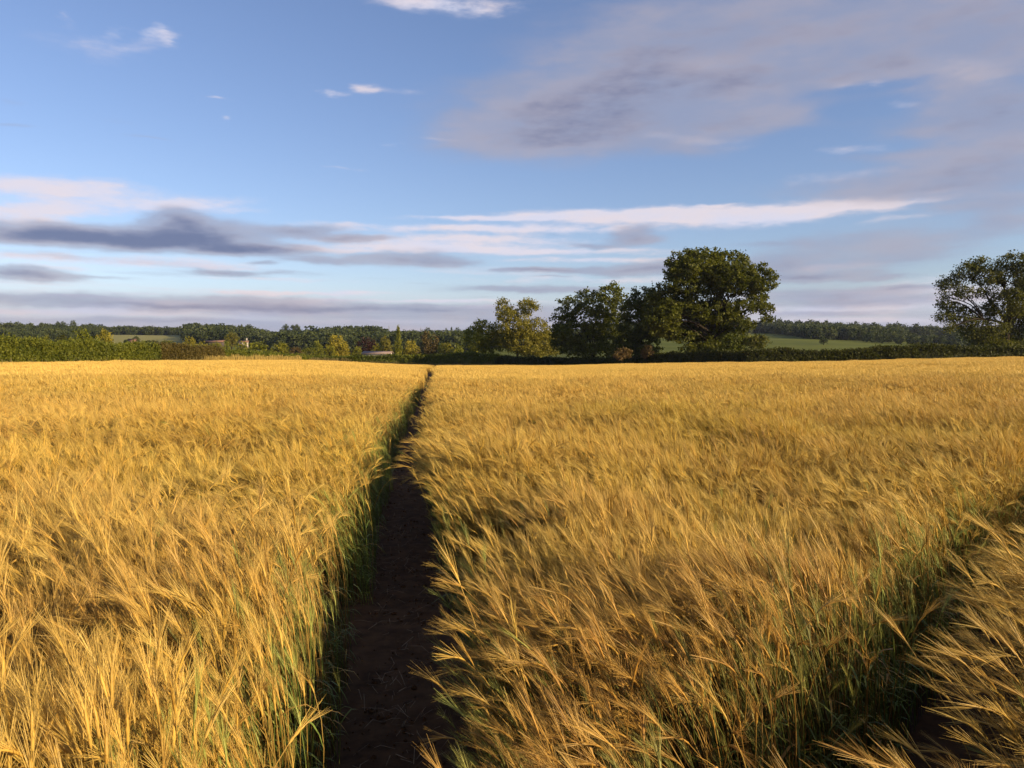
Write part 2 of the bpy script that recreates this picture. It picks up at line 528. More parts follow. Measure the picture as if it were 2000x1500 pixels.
def ground_z(x, y):
    x = np.asarray(x, float); y = np.asarray(y, float)
    d = np.maximum(y, 0.0)
    px = np.where(y > 1.0, 1000 + F * x / np.maximum(y, 1.0), np.where(x > 0, 2500.0, -400.0))
    px = np.clip(px, COLS[0], COLS[-1])
    r = np.hypot(x, y)
    d = np.where(y > 1.0, np.maximum(d, 0.55 * r), np.minimum(r * 0.55, 120))
    i = np.clip(np.searchsorted(COLS, px) - 1, 0, len(COLS) - 2)
    j = np.clip(np.searchsorted(DS, d) - 1, 0, len(DS) - 2)
    u = (px - COLS[i]) / (COLS[i + 1] - COLS[i])
    v = np.clip((d - DS[j]) / (DS[j + 1] - DS[j]), 0, 1)
    u = np.clip(u, 0, 1)
    u = u * u * (3 - 2 * u)
    z = (ZT[j, i] * (1 - u) + ZT[j, i + 1] * u) * (1 - v) + (ZT[j + 1, i] * (1 - u) + ZT[j + 1, i + 1] * u) * v
    return z + (fbm(x * 0.07, y * 0.07, 3) - 0.5) * 0.22 * np.clip(r / 25, 0, 1)


def gz(x, y):
    return float(ground_z(np.array([x]), np.array([y]))[0])


# the trodden footpath through the crop and the sprayer's wheel track on the right
PATH_D = np.array([-6, 0, 3.16, 5.5, 8.33, 12, 16.4, 24, 34, 45, 55, 65, 80, 100, 130, 185], float)
PATH_PX = np.array([0, 0, 768, 777, 785, 799, 812, 822, 830, 838, 846, 839, 836, 842, 848, 852], float)
PATH_X = (PATH_PX - 1000) / F * PATH_D
PATH_X[0], PATH_X[1] = 0.70, -0.03


def path_x(y):
    return np.interp(y, PATH_D, PATH_X)


def off_path(x, y):
    return (x - path_x(y)) * 0.99


def off_track(x, y):
    """distance from the wheel track's centre line, which runs off to the right"""
    ax, ay, bx, by = 0.51, 1.315, 2.66, 3.905
    ux, uy = bx - ax, by - ay
    l = math.hypot(ux, uy); ux /= l; uy /= l
    s = (x - ax) * ux + (y - ay) * uy
    return (x - ax) * uy - (y - ay) * ux + 0.10 * np.sin(s * 0.5) - 0.003 * np.maximum(s - 2, 0) ** 2


HEDGE_L = [(-46, 20), (-45.5, 60), (-45, 100), (-45, 121), (-45, 130), (-44, 160), (-43, 168)]
HEDGE_M = [(-43, 168), (-20, 172), (-3, 173)]
HEDGE_R = [(-3, 173), (14, 151), (38, 122.5), (60, 122.5), (83, 125), (125, 128)]
FIELD = [(-60, -12), (-45, 20), (-44, 60), (-43.5, 100), (-43, 128), (-42.5, 166), (-20, 170), (-4, 171), (12.5, 149.5), (37, 121), (60, 121), (83, 123.3), (125, 126), (125, -12)]


def inside(poly, x, y):
    x = np.asarray(x); y = np.asarray(y)
    r = np.zeros(x.shape, bool)
    n = len(poly)
    for i in range(n):
        (x1, y1), (x2, y2) = poly[i], poly[(i + 1) % n]
        if y1 == y2:
            continue
        c = ((y1 > y) != (y2 > y)) & (x < (x2 - x1) * (y - y1) / (y2 - y1) + x1)
        r ^= c
    return r


def build_ground():
    rad = np.concatenate([np.linspace(0, 12, 40), np.geomspace(12.4, 1480, 170)])
    th = np.concatenate([np.linspace(-48, 48, 260), np.linspace(52, 308, 50)])
    th = np.radians(th)
    R, T = np.meshgrid(rad, th, indexing='ij')
    x, y = R * np.sin(T), R * np.cos(T)
    z = ground_z(x.ravel(), y.ravel()).reshape(x.shape)
    V = np.stack([x, y, z], -1).reshape(-1, 3)
    nr, nt = R.shape
    i = np.arange(nr - 1)[:, None]; j = np.arange(nt)[None, :]
    jn = (j + 1) % nt
    Q = np.stack([i * nt + j, (i + 1) * nt + j, (i + 1) * nt + jn, i * nt + jn], -1).reshape(-1, 4)
    x, y = V[:, 0], V[:, 1]
    px = 1000 + F * x / np.maximum(y, 1)
    crop = inside(FIELD, x, y).astype(float)
    # 0 pasture, 1 pale mown grass
    pale = ((px > 150) & (px < 420) & (y > 480)) | ((px > 540) & (px < 760) & (y > 172) & (y < 330))
    me = np_mesh('ground', V, [Q], None, True, {'crop': crop, 'pale': pale.astype(float)})
    m, n, out = new_mat('ground')
    ga = n.add('ShaderNodeNewGeometry').outputs['Position']
    big = n.noise(ga, 0.02, 5, 0.6)
    small = n.noise(ga, 1.2, 6, 0.7)
    row = n.noise(n.vm('MULTIPLY', ga, (0.05, 0.4, 0.3)), 1.0, 3, 0.6)
    grass = n.mix(n.smooth(big, 0.35, 0.65), (0.088, 0.104, 0.009), (0.132, 0.142, 0.014))
    grass = n.mix(n.m('MULTIPLY', small, 0.5), grass, (0.045, 0.058, 0.010))
    palec = n.mix(row, (0.20, 0.19, 0.06), (0.28, 0.25, 0.085))
    pa = n.add('ShaderNodeAttribute', attribute_name='pale').outputs['Fac']
    cr = n.add('ShaderNodeAttribute', attribute_name='crop').outputs['Fac']
    fine_ = n.noise(ga, 14.0, 6, 0.7)
    soil = n.mix(fine_, (0.035, 0.021, 0.014), (0.10, 0.062, 0.040))
    col = n.mix(cr, n.mix(pa, grass, palec), soil)
    b = n.add('ShaderNodeBsdfPrincipled')
    n.set(b.inputs['Base Color'], col)
    b.inputs['Roughness'].default_value = 0.95
    b.inputs['Specular IOR Level'].default_value = 0.1
    bp = n.add('ShaderNodeBump')
    bp.inputs['Strength'].default_value = 0.5
    n.set(bp.inputs['Height'], small)
    n.nt.links.new(bp.outputs[0], b.inputs['Normal'])
    n.nt.links.new(b.outputs[0], out.inputs[0])
    me.materials.append(m)
    return setting(link('ground', me))


def build_ribbon(name, ys, cx, half, lift, mat, nx=9, dirx=None):
    """a strip of trodden earth laid just above the ground sheet"""
    V = []
    for k, y in enumerate(ys):
        for s in np.linspace(-1, 1, nx):
            if dirx is None:
                X, Y = cx[k] + s * half, y
            else:
                X, Y = cx[k] + s * half * dirx[0], y + s * half * dirx[1]
            V.append((X, Y, 0))
    V = np.array(V)
    V[:, 2] = ground_z(V[:, 0], V[:, 1]) + lift + (fbm(V[:, 0] * 5, V[:, 1] * 5, 9) - 0.5) * 0.035 * (1 - 0.0) + 0.018
    Q = [(k * nx + s, k * nx + s + 1, (k + 1) * nx + s + 1, (k + 1) * nx + s) for k in range(len(ys) - 1) for s in range(nx - 1)]
    return setting(link(name, np_mesh(name, V, [np.array(Q)], mat, True)))


build_ground()
_ys = np.concatenate([np.arange(-4, 14, 0.06), np.arange(14, 60, 0.25), np.arange(60, 169, 1.0)])
build_ribbon('footpath', _ys, path_x(_ys), 0.36, 0.008, M_SOIL, 13)
_s = np.arange(-3, 22, 0.08)
_u = np.array([2.15, 2.59]) / math.hypot(2.15, 2.59)
build_ribbon('wheel_track_path', 1.29 + _s * _u[1], 0.54 + _s * _u[0], 0.4, 0.008, M_SOIL, 11, (_u[1], -_u[0]))

# ------------------------------------------------------------------ the barley
GOLD = np.array([0.64, 0.43, 0.102])
EAR = np.array([0.58, 0.36, 0.066])
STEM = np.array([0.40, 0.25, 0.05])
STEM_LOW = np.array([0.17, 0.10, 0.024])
GREEN = np.array([0.155, 0.20, 0.035])
GREEN_EAR = np.array([0.30, 0.32, 0.075])


def barley_plant(r, bend, green=0.0, lod=0):
    """one stalk that nods towards -X; lod 0 full, 1 lighter"""
    g = Geo()
    H = r.uniform(0.70, 0.84)
    th_top = math.radians(bend * 0.62 + r.uniform(-5, 5))
    th_ear = math.radians(bend)
    n = 9 if lod == 0 else 4
    yaw = r.uniform(-0.25, 0.25)
    P = [np.zeros(3)]
    ths = []
    for i in range(n):
        s = (i + 0.5) / n
        th = math.radians(2 + r.uniform(-1, 1)) + th_top * s ** 3.2
        ths.append(th)
        d = np.array([-math.sin(th), math.sin(th) * yaw, math.cos(th)])
        P.append(P[-1] + d * H / n)
    P = np.array(P)
    s = np.linspace(0, 1, n + 1)[:, None]
    gs = np.clip(green * 1.3 - s * 0.25, 0, 1) if green else 0 * s
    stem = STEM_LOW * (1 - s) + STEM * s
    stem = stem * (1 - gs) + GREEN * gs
    if lod == 0:
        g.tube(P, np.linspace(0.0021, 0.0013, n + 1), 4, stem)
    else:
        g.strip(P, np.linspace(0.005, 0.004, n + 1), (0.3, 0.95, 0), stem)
    cuts = [len(g.V)]
    # ear
    EL = r.uniform(0.052, 0.078)
    m = 7 if lod == 0 else 4
    E = [P[-1]]
    th = ths[-1]
    Ds = []
    for i in range(m):
        th = ths[-1] + (th_ear - ths[-1]) * (i + 1) / m
        d = np.array([-math.sin(th), math.sin(th) * yaw, math.cos(th)])
        Ds.append(d)
        E.append(E[-1] + d * EL / m)
    E = np.array(E)
    ge = np.clip(green * 1.1 - 0.15, 0, 1)
    ear = EAR * (1 - ge) + GREEN_EAR * ge
    awn = GOLD * (1 - ge) + (GREEN_EAR * 1.15) * ge
    if lod == 0:
        t = np.linspace(0, 1, m + 1)
        R = 0.0046 * np.sin(np.pi * np.clip(t * 0.86 + 0.12, 0, 1)) ** 0.6 * np.where(np.arange(m + 1) % 2, 1.12, 0.82)
        g.tube(E, R, 6, ear, 0.7)
    else:
        t = np.linspace(0, 1, m + 1)
        R = 0.0075 * np.sin(np.pi * np.clip(t * 0.86 + 0.12, 0, 1)) ** 0.6
        g.tube(E, R, 3, ear)
    cuts.append(len(g.V))
    # awns
    na = 30 if lod == 0 else 12
    for k in range(na):
        f = (k + 0.5) / na
        i = min(int(f * m), m - 1)
        base = E[i] + (E[i + 1] - E[i]) * (f * m - i)
        d = Ds[i]
        side = np.cross(d, [0.1, 1.0, 0.2]); side /= np.linalg.norm(side)
        w = np.cross(d, side)
        pa = (0 if k % 2 else math.pi) + r.normal(0, 0.55)
        out = math.cos(pa) * w + math.sin(pa) * side
        spread = r.uniform(0.10, 0.30) * (1.15 - 0.5 * f)
        a = d + out * spread
        a /= np.linalg.norm(a)
        ln = r.uniform(0.066, 0.112) * (1.0 if f < 0.8 else 0.85)
        b1 = base + a * ln * 0.5
        a2 = a + out * r.uniform(-0.02, 0.08) + np.array([-0.03, 0, -0.06]) * r.uniform(0, 1.0)
        a2 /= np.linalg.norm(a2)
        b2 = b1 + a2 * ln * 0.5
        sd = np.cross(a, r.normal(size=3)); sd /= np.linalg.norm(sd)
        W = (0.00115, 0.0008, 0.00035) if lod == 0 else (0.0030, 0.0022, 0.0009)
        g.strip([base, b1, b2], W, sd, awn * r.uniform(0.85, 1.12))
    cuts.append(len(g.V))
    # leaves
    nl = (r.integers(2, 4) if green > 0.3 else r.integers(0, 2)) if lod == 0 else int(r.random() < 0.5)
    for k in range(nl):
        hs = r.uniform(0.3, 0.85)
        p = P[int(hs * n)]
        an = r.uniform(0, 2 * math.pi)
        h = np.array([math.cos(an), math.sin(an), 0])
        L_ = r.uniform(0.10, 0.2)
        up = r.uniform(0.2, 0.9)
        pts, q = [p], p
        for i in range(4):
            d = h * 0.8 + np.array([0, 0, up - i * r.uniform(0.35, 0.6)])
            d /= np.linalg.norm(d)
            q = q + d * L_ / 4
            pts.append(q)
        lc = (STEM * r.uniform(0.8, 1.2)) * (1 - green) + GREEN * r.uniform(0.8, 1.4) * green
        g.strip(pts, (0.006, 0.008, 0.007, 0.005, 0.001), np.cross(h, [0, 0, 1]), lc)
    g.cuts = cuts
    return g


def barley_clump(r, bend, count, spread, lod):
    """a tuft of stalks that grow close together"""
    g = Geo()
    for k in range(count):
        p = barley_plant(r, np.clip(bend + r.normal(0, 17), 6, 108), 1.0 if (lod == 0 and r.random() < 0.03) else 0.0, lod)
        V = np.concatenate(p.V) * r.normal(1.0, 0.055)
        a = r.normal(0, 0.5) + (r.random() < 0.12) * r.normal(0, 1.5)
        ca, sa = math.cos(a), math.sin(a)
        V = np.stack([V[:, 0] * ca - V[:, 1] * sa, V[:, 0] * sa + V[:, 1] * ca, V[:, 2]], 1)
        V[:, :2] += r.normal(0, spread, 2) + V[:, 2:3] * r.normal(0, 0.06, 2)
        g.put(V, np.concatenate(p.Q), np.concatenate(p.A) * r.normal(1.0, 0.10))
    return g


def barley_patch(r, size, count):
    """a square of far crop: heads and the top of their stems only"""
    g = Geo()
    for k in range(count):
        x, y = r.uniform(-size / 2, size / 2, 2)
        h = 0.72 + (fbm(np.array([x * 1.3 + 50]), np.array([y * 1.3 + r.integers(3)]), 5)[0] - 0.5) * 0.16 + r.normal(0, 0.025)
        an = r.normal(0, 0.6)
        lean = math.radians(np.clip(r.normal(48, 16), 10, 95))
        d = np.array([-math.sin(lean) * math.cos(an), math.sin(lean) * math.sin(an), math.cos(lean)])
        t = r.uniform(0.82, 1.12)
        p0 = np.array([x, y, h - 0.30]); p1 = np.array([x, y, h])
        w = np.array([-d[1], d[0], 0]) + r.normal(0, 0.4, 3)
        w /= np.linalg.norm(w)
        g.strip([p0, p1], (0.010, 0.010), w, STEM * t)
        p2 = p1 + d * 0.09
        g.strip([p1, p2], (0.014, 0.012), w, EAR * t)
        for q in range(3):
            dd = d + r.normal(0, 0.16, 3)
            dd /= np.linalg.norm(dd)
            s_ = np.cross(dd, r.normal(size=3)); s_ /= np.linalg.norm(s_)
            g.strip([p1 + d * 0.02 * q, p1 + dd * 0.2], (0.014, 0.004), s_, GOLD * t)
    return g


def build_barley():
    r = np.random.default_rng(11)
    variants = []
    bends = np.concatenate([np.linspace(12, 100, 26)])
    for b in bends:
        variants.append(barley_plant(r, b).mesh('stalk', M_BARLEY, 'hue'))
    n_full = len(variants)
    for b in np.linspace(8, 75, 10):
        variants.append(barley_plant(r, b, 1.0).mesh('green_stalk', M_BARLEY, 'hue'))
    n_green = len(variants)
    for b in np.linspace(22, 88, 14):
        variants.append(barley_clump(r, b, 9, 0.08, 0).mesh('tuft', M_BARLEY, 'hue'))
    n_tuft = len(variants)
    for b in np.linspace(22, 86, 14):
        variants.append(barley_clump(r, b, 18, 0.13, 1).mesh('light_tuft', M_BARLEY, 'hue'))
    n_mid = len(variants)
    for k in range(6):
        variants.append(barley_patch(r, 1.5, 520).mesh('patch', M_BARLEY, 'hue'))
    n_far = len(variants)

    def scatter(dmin, dmax, dens, half_deg, near=False):
        """points of a fan that starts 2.2 m behind the camera"""
        oy = -2.2
        R0, R1 = dmin - oy, dmax - oy
        n = int(dens * math.radians(half_deg) * (R1 * R1 - R0 * R0))
        rr = np.sqrt(r.uniform(R0 * R0, R1 * R1, n))
        an = np.radians(r.uniform(-half_deg, half_deg, n))
        return rr * np.sin(an), oy + rr * np.cos(an)

    X, Y, IDX, ROT, SCL, TNT = [], [], [], [], [], []

    def emit(x, y, lo, hi, mode):
        n = len(x)
        keep = inside(FIELD, x, y)
        op = off_path(x, y) - 0.06; ot = off_track(x, y)
        edge_n = (fbm(x * 2.1, y * 2.1, 21) - 0.5) * 0.14 + r.normal(0, 0.012, n)
        hw = np.interp(y, [0, 4, 9, 30, 60, 180], [0.285, 0.285, 0.25, 0.25, 0.27, 0.32])
        keep &= np.abs(op) > hw + edge_n
        if mode != 'far':
            keep &= np.abs(ot) > 0.26 + edge_n
        # thin places, where one looks down into the crop
        thin = fbm(x * 0.9 + 9, y * 0.9, 31)
        keep &= r.random(n) < np.clip(1.2 - 2.4 * np.clip(thin - 0.5, 0, 1) / 0.3, 0.12, 1)
        x, y, op, ot, thin = x[keep], y[keep], op[keep], ot[keep], thin[keep]
        n = len(x)
        d_edge = np.abs(op) - 0.28
        ph = (fbm(x * 0.7, y * 0.7, 41) - 0.5) * 1.8 + (fbm(x * 3.3, y * 3.3, 43) - 0.5) * 2.2
        rz = -0.15 + ph * 0.9 + r.normal(0, 0.6, n) + (r.random(n) < 0.16) * r.normal(0, 1.5, n)
        rz = np.where(d_edge < 0.22, np.clip(rz, -0.9, 0.9) * 0.6, rz)
        bendf = fbm(x * 0.7 + 3, y * 0.7, 51) * 0.55 + fbm(x * 2.6, y * 2.6, 53) * 0.45
        bf = np.clip(0.50 + (bendf - 0.5) * 1.9 + r.normal(0, 0.26, n), 0, 0.999)
        d = np.minimum(np.abs(op) - 0.28, np.abs(ot) - 0.26)
        left_side = (op < 0)
        green_p = np.where(left_side, 0.85, 0.8) * np.exp(-np.clip(d, 0, 9) / np.where(left_side, 0.18, np.interp(y, [2, 6], [0.30, 0.16]))) + 0.02
        near_track = np.abs(ot) < np.abs(op)
        green_p = np.where(near_track, green_p * np.where(ot < 0, 0.9, 0.2), green_p)
        gp2 = fbm(x * 0.35 + 70, y * 0.35, 61)
        green_p = green_p + 0.22 * np.clip(gp2 - 0.66, 0, 1) / 0.2
        green_p = np.where(y > 60, 0, green_p)
        is_g = (r.random(n) < green_p) if mode == 'near' else np.zeros(n, bool)
        k = hi - lo
        idx = lo + np.floor(bf * k).astype(int)
        if mode == 'near':
            gi = n_full + np.floor(np.clip(bf * 0.8, 0, 0.999) * (n_green - n_full)).astype(int)
            idx = np.where(is_g, gi, idx)
        tilt = np.radians(r.normal(4, 5, n)) + np.radians((fbm(x * 1.1, y * 1.1, 71) - 0.5) * 26)
        tx = r.normal(0, 0.07, n)
        scale = 0.97 + (fbm(x * 0.45, y * 0.45, 81) - 0.5) * 0.26 + (fbm(x * 2.4, y * 2.4, 83, 2) - 0.5) * np.interp(y, [4, 14], [0.34, 0.16]) + r.normal(0, 0.055, n)
        scale = np.where(is_g, scale * r.uniform(0.66, 0.96, n), scale)
        # the outermost stalks by the path were trampled and stay short and upright
        edge = np.exp(-np.clip(np.abs(op) - 0.28, 0, 9) / np.where(left_side, 0.10, 0.16))
        if mode == 'near':
            scale = scale * (1 - edge * r.uniform(0.0, 0.62, n))
            idx = np.where(is_g | (r.random(n) > edge), idx, lo + r.integers(0, 9, n))
        tone = 1.0 + (fbm(x * 0.6 + 20, y * 0.6, 91) - 0.5) * 0.25 + r.normal(0, 0.09, n)
        hue_ = (fbm(x * 0.25, y * 0.25, 95) - 0.5) * 0.22 + r.normal(0, 0.05, n)
        yel = np.clip(0.6 * (gp2 - 0.55), 0, 0.25)
        T = np.stack([tone * (1 - 0.10 * hue_ - yel * 0.25), tone * (1 + hue_ * 0.45), tone * (1 + hue_ - yel)], 1)
        brown = np.clip(fbm(x * 1.7 + 40, y * 1.7, 99) - 0.42, 0, 1) * np.interp(y, [0, 6, 20], [1.0, 0.7, 0.3]) + np.abs(r.normal(0, 0.06, n))
        T = T * np.stack([1 - 0.62 * brown, 1 - 0.86 * brown, 1 - 0.8 * brown], 1)
        if mode == 'far':
            # faint darker strips that follow the drilling
            st = fbm(x * 0.04, y * 0.35 + x * 0.02, 97)
            scale = 0.99 + (fbm(x * 0.3, y * 0.3, 81) - 0.5) * 0.2 + r.normal(0, 0.03, n) - 0.5 * np.clip(st - 0.6, 0, 1)
            tone = 1.08 + (fbm(x * 0.11 + 20, y * 0.11, 91) - 0.5) * 0.2 - 0.5 * np.clip(st - 0.6, 0, 1)
            T = np.stack([tone, tone * (1 + 0.05 * hue_), tone * (1 + 0.2 * hue_)], 1)
            tilt = tilt * 0; tx = tx * 0
            rz = r.normal(0, 0.25, n)
            idx = r.integers(lo, hi, n)
        X.append(x); Y.append(y); IDX.append(idx)
        ROT.append(np.stack([tx, -np.clip(tilt, -0.2, 0.45), rz], 1)); SCL.append(scale)
        TNT.append(np.clip(T, 0.4, 1.6))

    x, y = scatter(-1.4, 5.5, 1250, 52)
    emit(x, y, 0, n_full, 'near')
    x, y = scatter(5.5, 14, 105, 42)
    k = (np.abs(off_path(x, y) - 0.06) > 0.5) & (np.abs(off_track(x, y)) > 0.45)
    emit(x[k], y[k], n_green, n_tuft, 'mid')
    x, y = scatter(5.5, 14, 700, 42)
    k = (np.abs(off_path(x, y) - 0.06) <= 0.56) | (np.abs(off_track(x, y)) <= 0.5)
    emit(x[k], y[k], 0, n_full, 'near')
    x, y = scatter(14, 34, 34, 40)
    k = np.abs(off_path(x, y) - 0.06) > 0.6
    emit(x[k], y[k], n_tuft, n_mid, 'mid')
    y = r.uniform(11.8, 34, 15000); x = path_x(y) + 0.06 + r.uniform(-.72, .72, 15000)
    emit(x, y, 0, n_full, 'near')
    gx = np.arange(-62, 124, 0.95)
    gy = np.arange(30, 172, 0.95)
    GX, GY = np.meshgrid(gx, gy)
    x = GX.ravel() + r.uniform(-.3, .3, GX.size); y = GY.ravel() + r.uniform(-.3, .3, GX.size)
    k = (np.hypot(x, y + 2.2) > 35.4) & (np.abs(x) < 0.84 * (y + 4))
    x, y = x[k], y[k]
    # leave the footpath open between the patches
    k = np.abs(off_path(x, y)) > 0.95
    emit(x[k], y[k], n_mid, n_far, 'far')
    # single stalks fill the strip on either side of the far footpath
    ny = 14000
    y = r.uniform(33, 168, ny); x = path_x(y) + r.uniform(-1.15, 1.15, ny)
    emit(x, y, 0, n_full, 'near')

    X = np.concatenate(X); Y = np.concatenate(Y)
    V = np.stack([X, Y, ground_z(X, Y)], 1)
    me = np_mesh('barley_crop', V, [], None)
    n = len(V)
    for nm, arr, typ, key in (('rot', np.concatenate(ROT), 'FLOAT_VECTOR', 'vector'), ('tint', np.concatenate(TNT), 'FLOAT_VECTOR', 'vector'),
                              ('scl', np.concatenate(SCL), 'FLOAT', 'value')):
        a = me.attributes.new(nm, typ, 'POINT')
        a.data.foreach_set(key, np.ascontiguousarray(arr, np.float32).ravel())
    a = me.attributes.new('idx', 'INT', 'POINT')
    a.data.foreach_set('value', np.concatenate(IDX).astype(np.int32))
    me.materials.append(M_BARLEY)
    o = link('barley_crop', me)
    instance_on_points(o, variants)
    print('barley points', n)
    return setting(o, 'stuff', 'ripe golden barley standing on both sides of the footpath', 'barley')


def instance_on_points(o, meshes):
    """geometry nodes: draw meshes[idx] at every vertex of o"""
    ng = bpy.data.node_groups.new('scatter', 'GeometryNodeTree')
    ng.interface.new_socket('Geometry', in_out='INPUT', socket_type='NodeSocketGeometry')
    ng.interface.new_socket('Geometry', in_out='OUTPUT', socket_type='NodeSocketGeometry')
    N, Lk = ng.nodes, ng.links
    gi = N.new('NodeGroupInput'); go = N.new('NodeGroupOutput')
    g2i = N.new('GeometryNodeGeometryToInstance')
    for me in reversed(meshes):
        src = bpy.data.objects.new('scatter_source', me)
        oi = N.new('GeometryNodeObjectInfo')
        oi.inputs['Object'].default_value = src
        Lk.new(oi.outputs['Geometry'], g2i.inputs[0])
    ip = N.new('GeometryNodeInstanceOnPoints')
    Lk.new(gi.outputs[0], ip.inputs['Points'])
    Lk.new(g2i.outputs[0], ip.inputs['Instance'])
    ip.inputs['Pick Instance'].default_value = True

    def attr(name, dtype):
        a = N.new('GeometryNodeInputNamedAttribute')
        a.data_type = dtype
        a.inputs[0].default_value = name
        return next(s for s in a.outputs if s.enabled and s.name == 'Attribute')
    Lk.new(attr('idx', 'INT'), ip.inputs['Instance Index'])
    Lk.new(attr('rot', 'FLOAT_VECTOR'), ip.inputs['Rotation'])
    Lk.new(attr('scl', 'FLOAT'), ip.inputs['Scale'])
    Lk.new(ip.outputs[0], go.inputs[0])
    md = o.modifiers.new('scatter', 'NODES')
    md.node_group = ng


build_barley()


def lone_stalk(label, x, y, bend, green, seed, scale=1.0, rz=0.0):
    """a stalk that stands out at the edge of the crop, with its stem, ear, beard and leaves"""
    g = barley_plant(np.random.default_rng(seed), bend, green)
    t = empty('barley_stalk', (x, y, gz(x, y)), label, 'barley stalk', 'barley stalks leaning out of the crop', rz)
    t.scale = (scale,) * 3
    c = [0] + g.cuts + [len(g.V)]
    for nm, a, b in zip(('stem', 'ear', 'awns', 'leaves'), c[:-1], c[1:]):
        if b > a:
            k = Geo()
            off = sum(len(v) for v in g.V[:a])
            for v, q, h in zip(g.V[a:b], g.Q[a:b], g.A[a:b]):
                k.put(v, q - q.min(), h)
            link(nm, k.mesh(nm, M_STALK, 'hue'), t)


lone_stalk('green bearded barley stalk leaning over the right edge of the footpath', 0.20, 2.30, 58, 0.9, 301, 1.05, 0.1)
lone_stalk('brownish barley ear reaching flat across the path from its right edge', -0.12, 3.9, 88, 0.0, 302, 0.86, 0.0)
lone_stalk('big yellow barley ear pointing up-left beside the dark wheel track', 0.62, 1.82, 44, 0.15, 303, 1.08, -0.15)
lone_stalk('short upright green barley ear on the left edge of the footpath', -0.72, 2.85, 12, 1.0, 304, 0.84, 0.3)

# ------------------------------------------------------------------ trees, hedges and the country beyond
def leaf_cloud(r, centres, spread, per, size, var0, flat=0.8, aspect=1.5, droop=0.0):
    """leaf-sized quads scattered round cluster centres; returns vertices and their colour value"""
    m = len(centres)
    c = np.repeat(centres, per, 0)
    v0 = np.repeat(var0, per)
    n = len(c)
    p = c + r.normal(0, 1, (n, 3)) * spread * np.array([1, 1, flat])
    nrm = r.normal(0, 1, (n, 3)) + np.array([0, 0, 0.5])
    nrm /= np.linalg.norm(nrm, axis=1)[:, None]
    t = np.cross(nrm, r.normal(0, 1, (n, 3)))
    t /= np.linalg.norm(t, axis=1)[:, None] + 1e-9
    b = np.cross(nrm, t)
    s = size * r.uniform(0.55, 1.35, n)[:, None]
    V = np.stack([p - t * s * aspect / 2, p - b * s / 2 + t * s * 0.1, p + t * s * aspect / 2, p + b * s / 2 + t * s * 0.1], 1).reshape(-1, 3)
    var = np.clip(v0 + r.normal(0, 0.16, n), 0, 1)
    return V, np.repeat(var, 4)


def quads(n):
    return np.arange(n * 4).reshape(-1, 4)


def lobe_points(r, lobe, n):
    """points through the outer shell of an ellipsoid lobe"""
    cx, cy, cz, rx, ry, rz = lobe
    u = r.normal(0, 1, (n, 3))
    u /= np.linalg.norm(u, axis=1)[:, None]
    rad = r.uniform(0.25, 1.0, n) ** 0.45
    return np.array([cx, cy, cz]) + u * rad[:, None] * np.array([rx, ry, rz])


def limb(g, a, b, r0, r1, r, sag=0.12, sides=6, n=6):
    a = np.asarray(a, float); b = np.asarray(b, float)
    L_ = np.linalg.norm(b - a)
    t = np.linspace(0, 1, n)[:, None]
    k1 = r.normal(0, 1, 3) * sag * L_ * np.array([1, 1, 0.5])
    k2 = r.normal(0, 1, 3) * sag * L_ * 0.5
    P = a * (1 - t) + b * t + k1 * np.sin(np.pi * t) * 0.7 + k2 * np.sin(2 * np.pi * t) * 0.5
    P[:, 2] += np.sin(np.pi * t[:, 0]) * 0.08 * L_
    P[0] = a; P[-1] = b
    g.tube(P, np.linspace(r0, r1, n), sides, 0.5)
    return P


def make_tree(name, label, cat, loc, lobes, trunk_top, trunk_r, mat, seed, clusters=60, per=26, spread=0.32, size=0.24,
              twigs=6, group=None, lean=0.0, forks=None, gap=0.0, bark=None):
    """a tree in its own coordinates: trunk with limbs to every lobe, crown of leaf clusters"""
    r = np.random.default_rng(seed)
    t = empty(name, loc, label, cat, group)
    g = Geo()
    base = np.array([0, 0, -0.4])
    top = np.array([lean, 0, trunk_top])
    P = limb(g, base, top, trunk_r * 1.35, trunk_r * 0.8, r, 0.03, 10, 8)
    centres, vals = [], []
    vol = sum((l[3] * l[4] * l[5]) ** (2 / 3) for l in lobes)
    for li, l in enumerate(lobes):
        c = np.array(l[:3])
        start = top + np.array([0, 0, r.uniform(-0.25, 0.15) * trunk_top])
        if forks is not None:
            fk = min(forks, key=lambda f: np.linalg.norm((c - np.array(f)) * np.array([1, .4, 0.7])))
            start = np.array(fk, float)
        rr = trunk_r * r.uniform(0.22, 0.40)
        Q = limb(g, start, c, rr, rr * 0.3, r, 0.10, 6, 7)
        n = max(6, int(clusters * len(lobes) * (l[3] * l[4] * l[5]) ** (2 / 3) / vol))
        pts = lobe_points(r, l, n)
        if gap:
            keep = fbm(pts[:, 0] * 0.9 + seed, pts[:, 2] * 0.9 + pts[:, 1] * 0.4, seed) > gap
            pts = pts[keep]
        if len(pts) == 0:
            continue
        for k in range(min(twigs, len(pts))):
            q = Q[r.integers(3, 7)]
            limb(g, q, pts[k], rr * 0.26, rr * 0.06, r, 0.12, 4, 5)
        centres.append(pts)
        v = 0.42 + (fbm(pts[:, 0] * 0.8, pts[:, 2] * 0.8 + 7 * pts[:, 1], seed + 3) - 0.5) * 0.9 + r.normal(0, 0.10)
        vals.append(v)
    if forks is not None:
        for fk in forks:
            limb(g, top, fk, trunk_r * 0.7, trunk_r * 0.36, r, 0.05, 8, 7)
    link('trunk', g.mesh('trunk', bark or M_BARK, 'var', True), t)
    V, var = leaf_cloud(r, np.concatenate(centres), spread, per, size, np.concatenate(vals))
    link('crown', np_mesh('crown', V, [quads(len(V) // 4)], mat, False, {'var': var}), t)
    return t


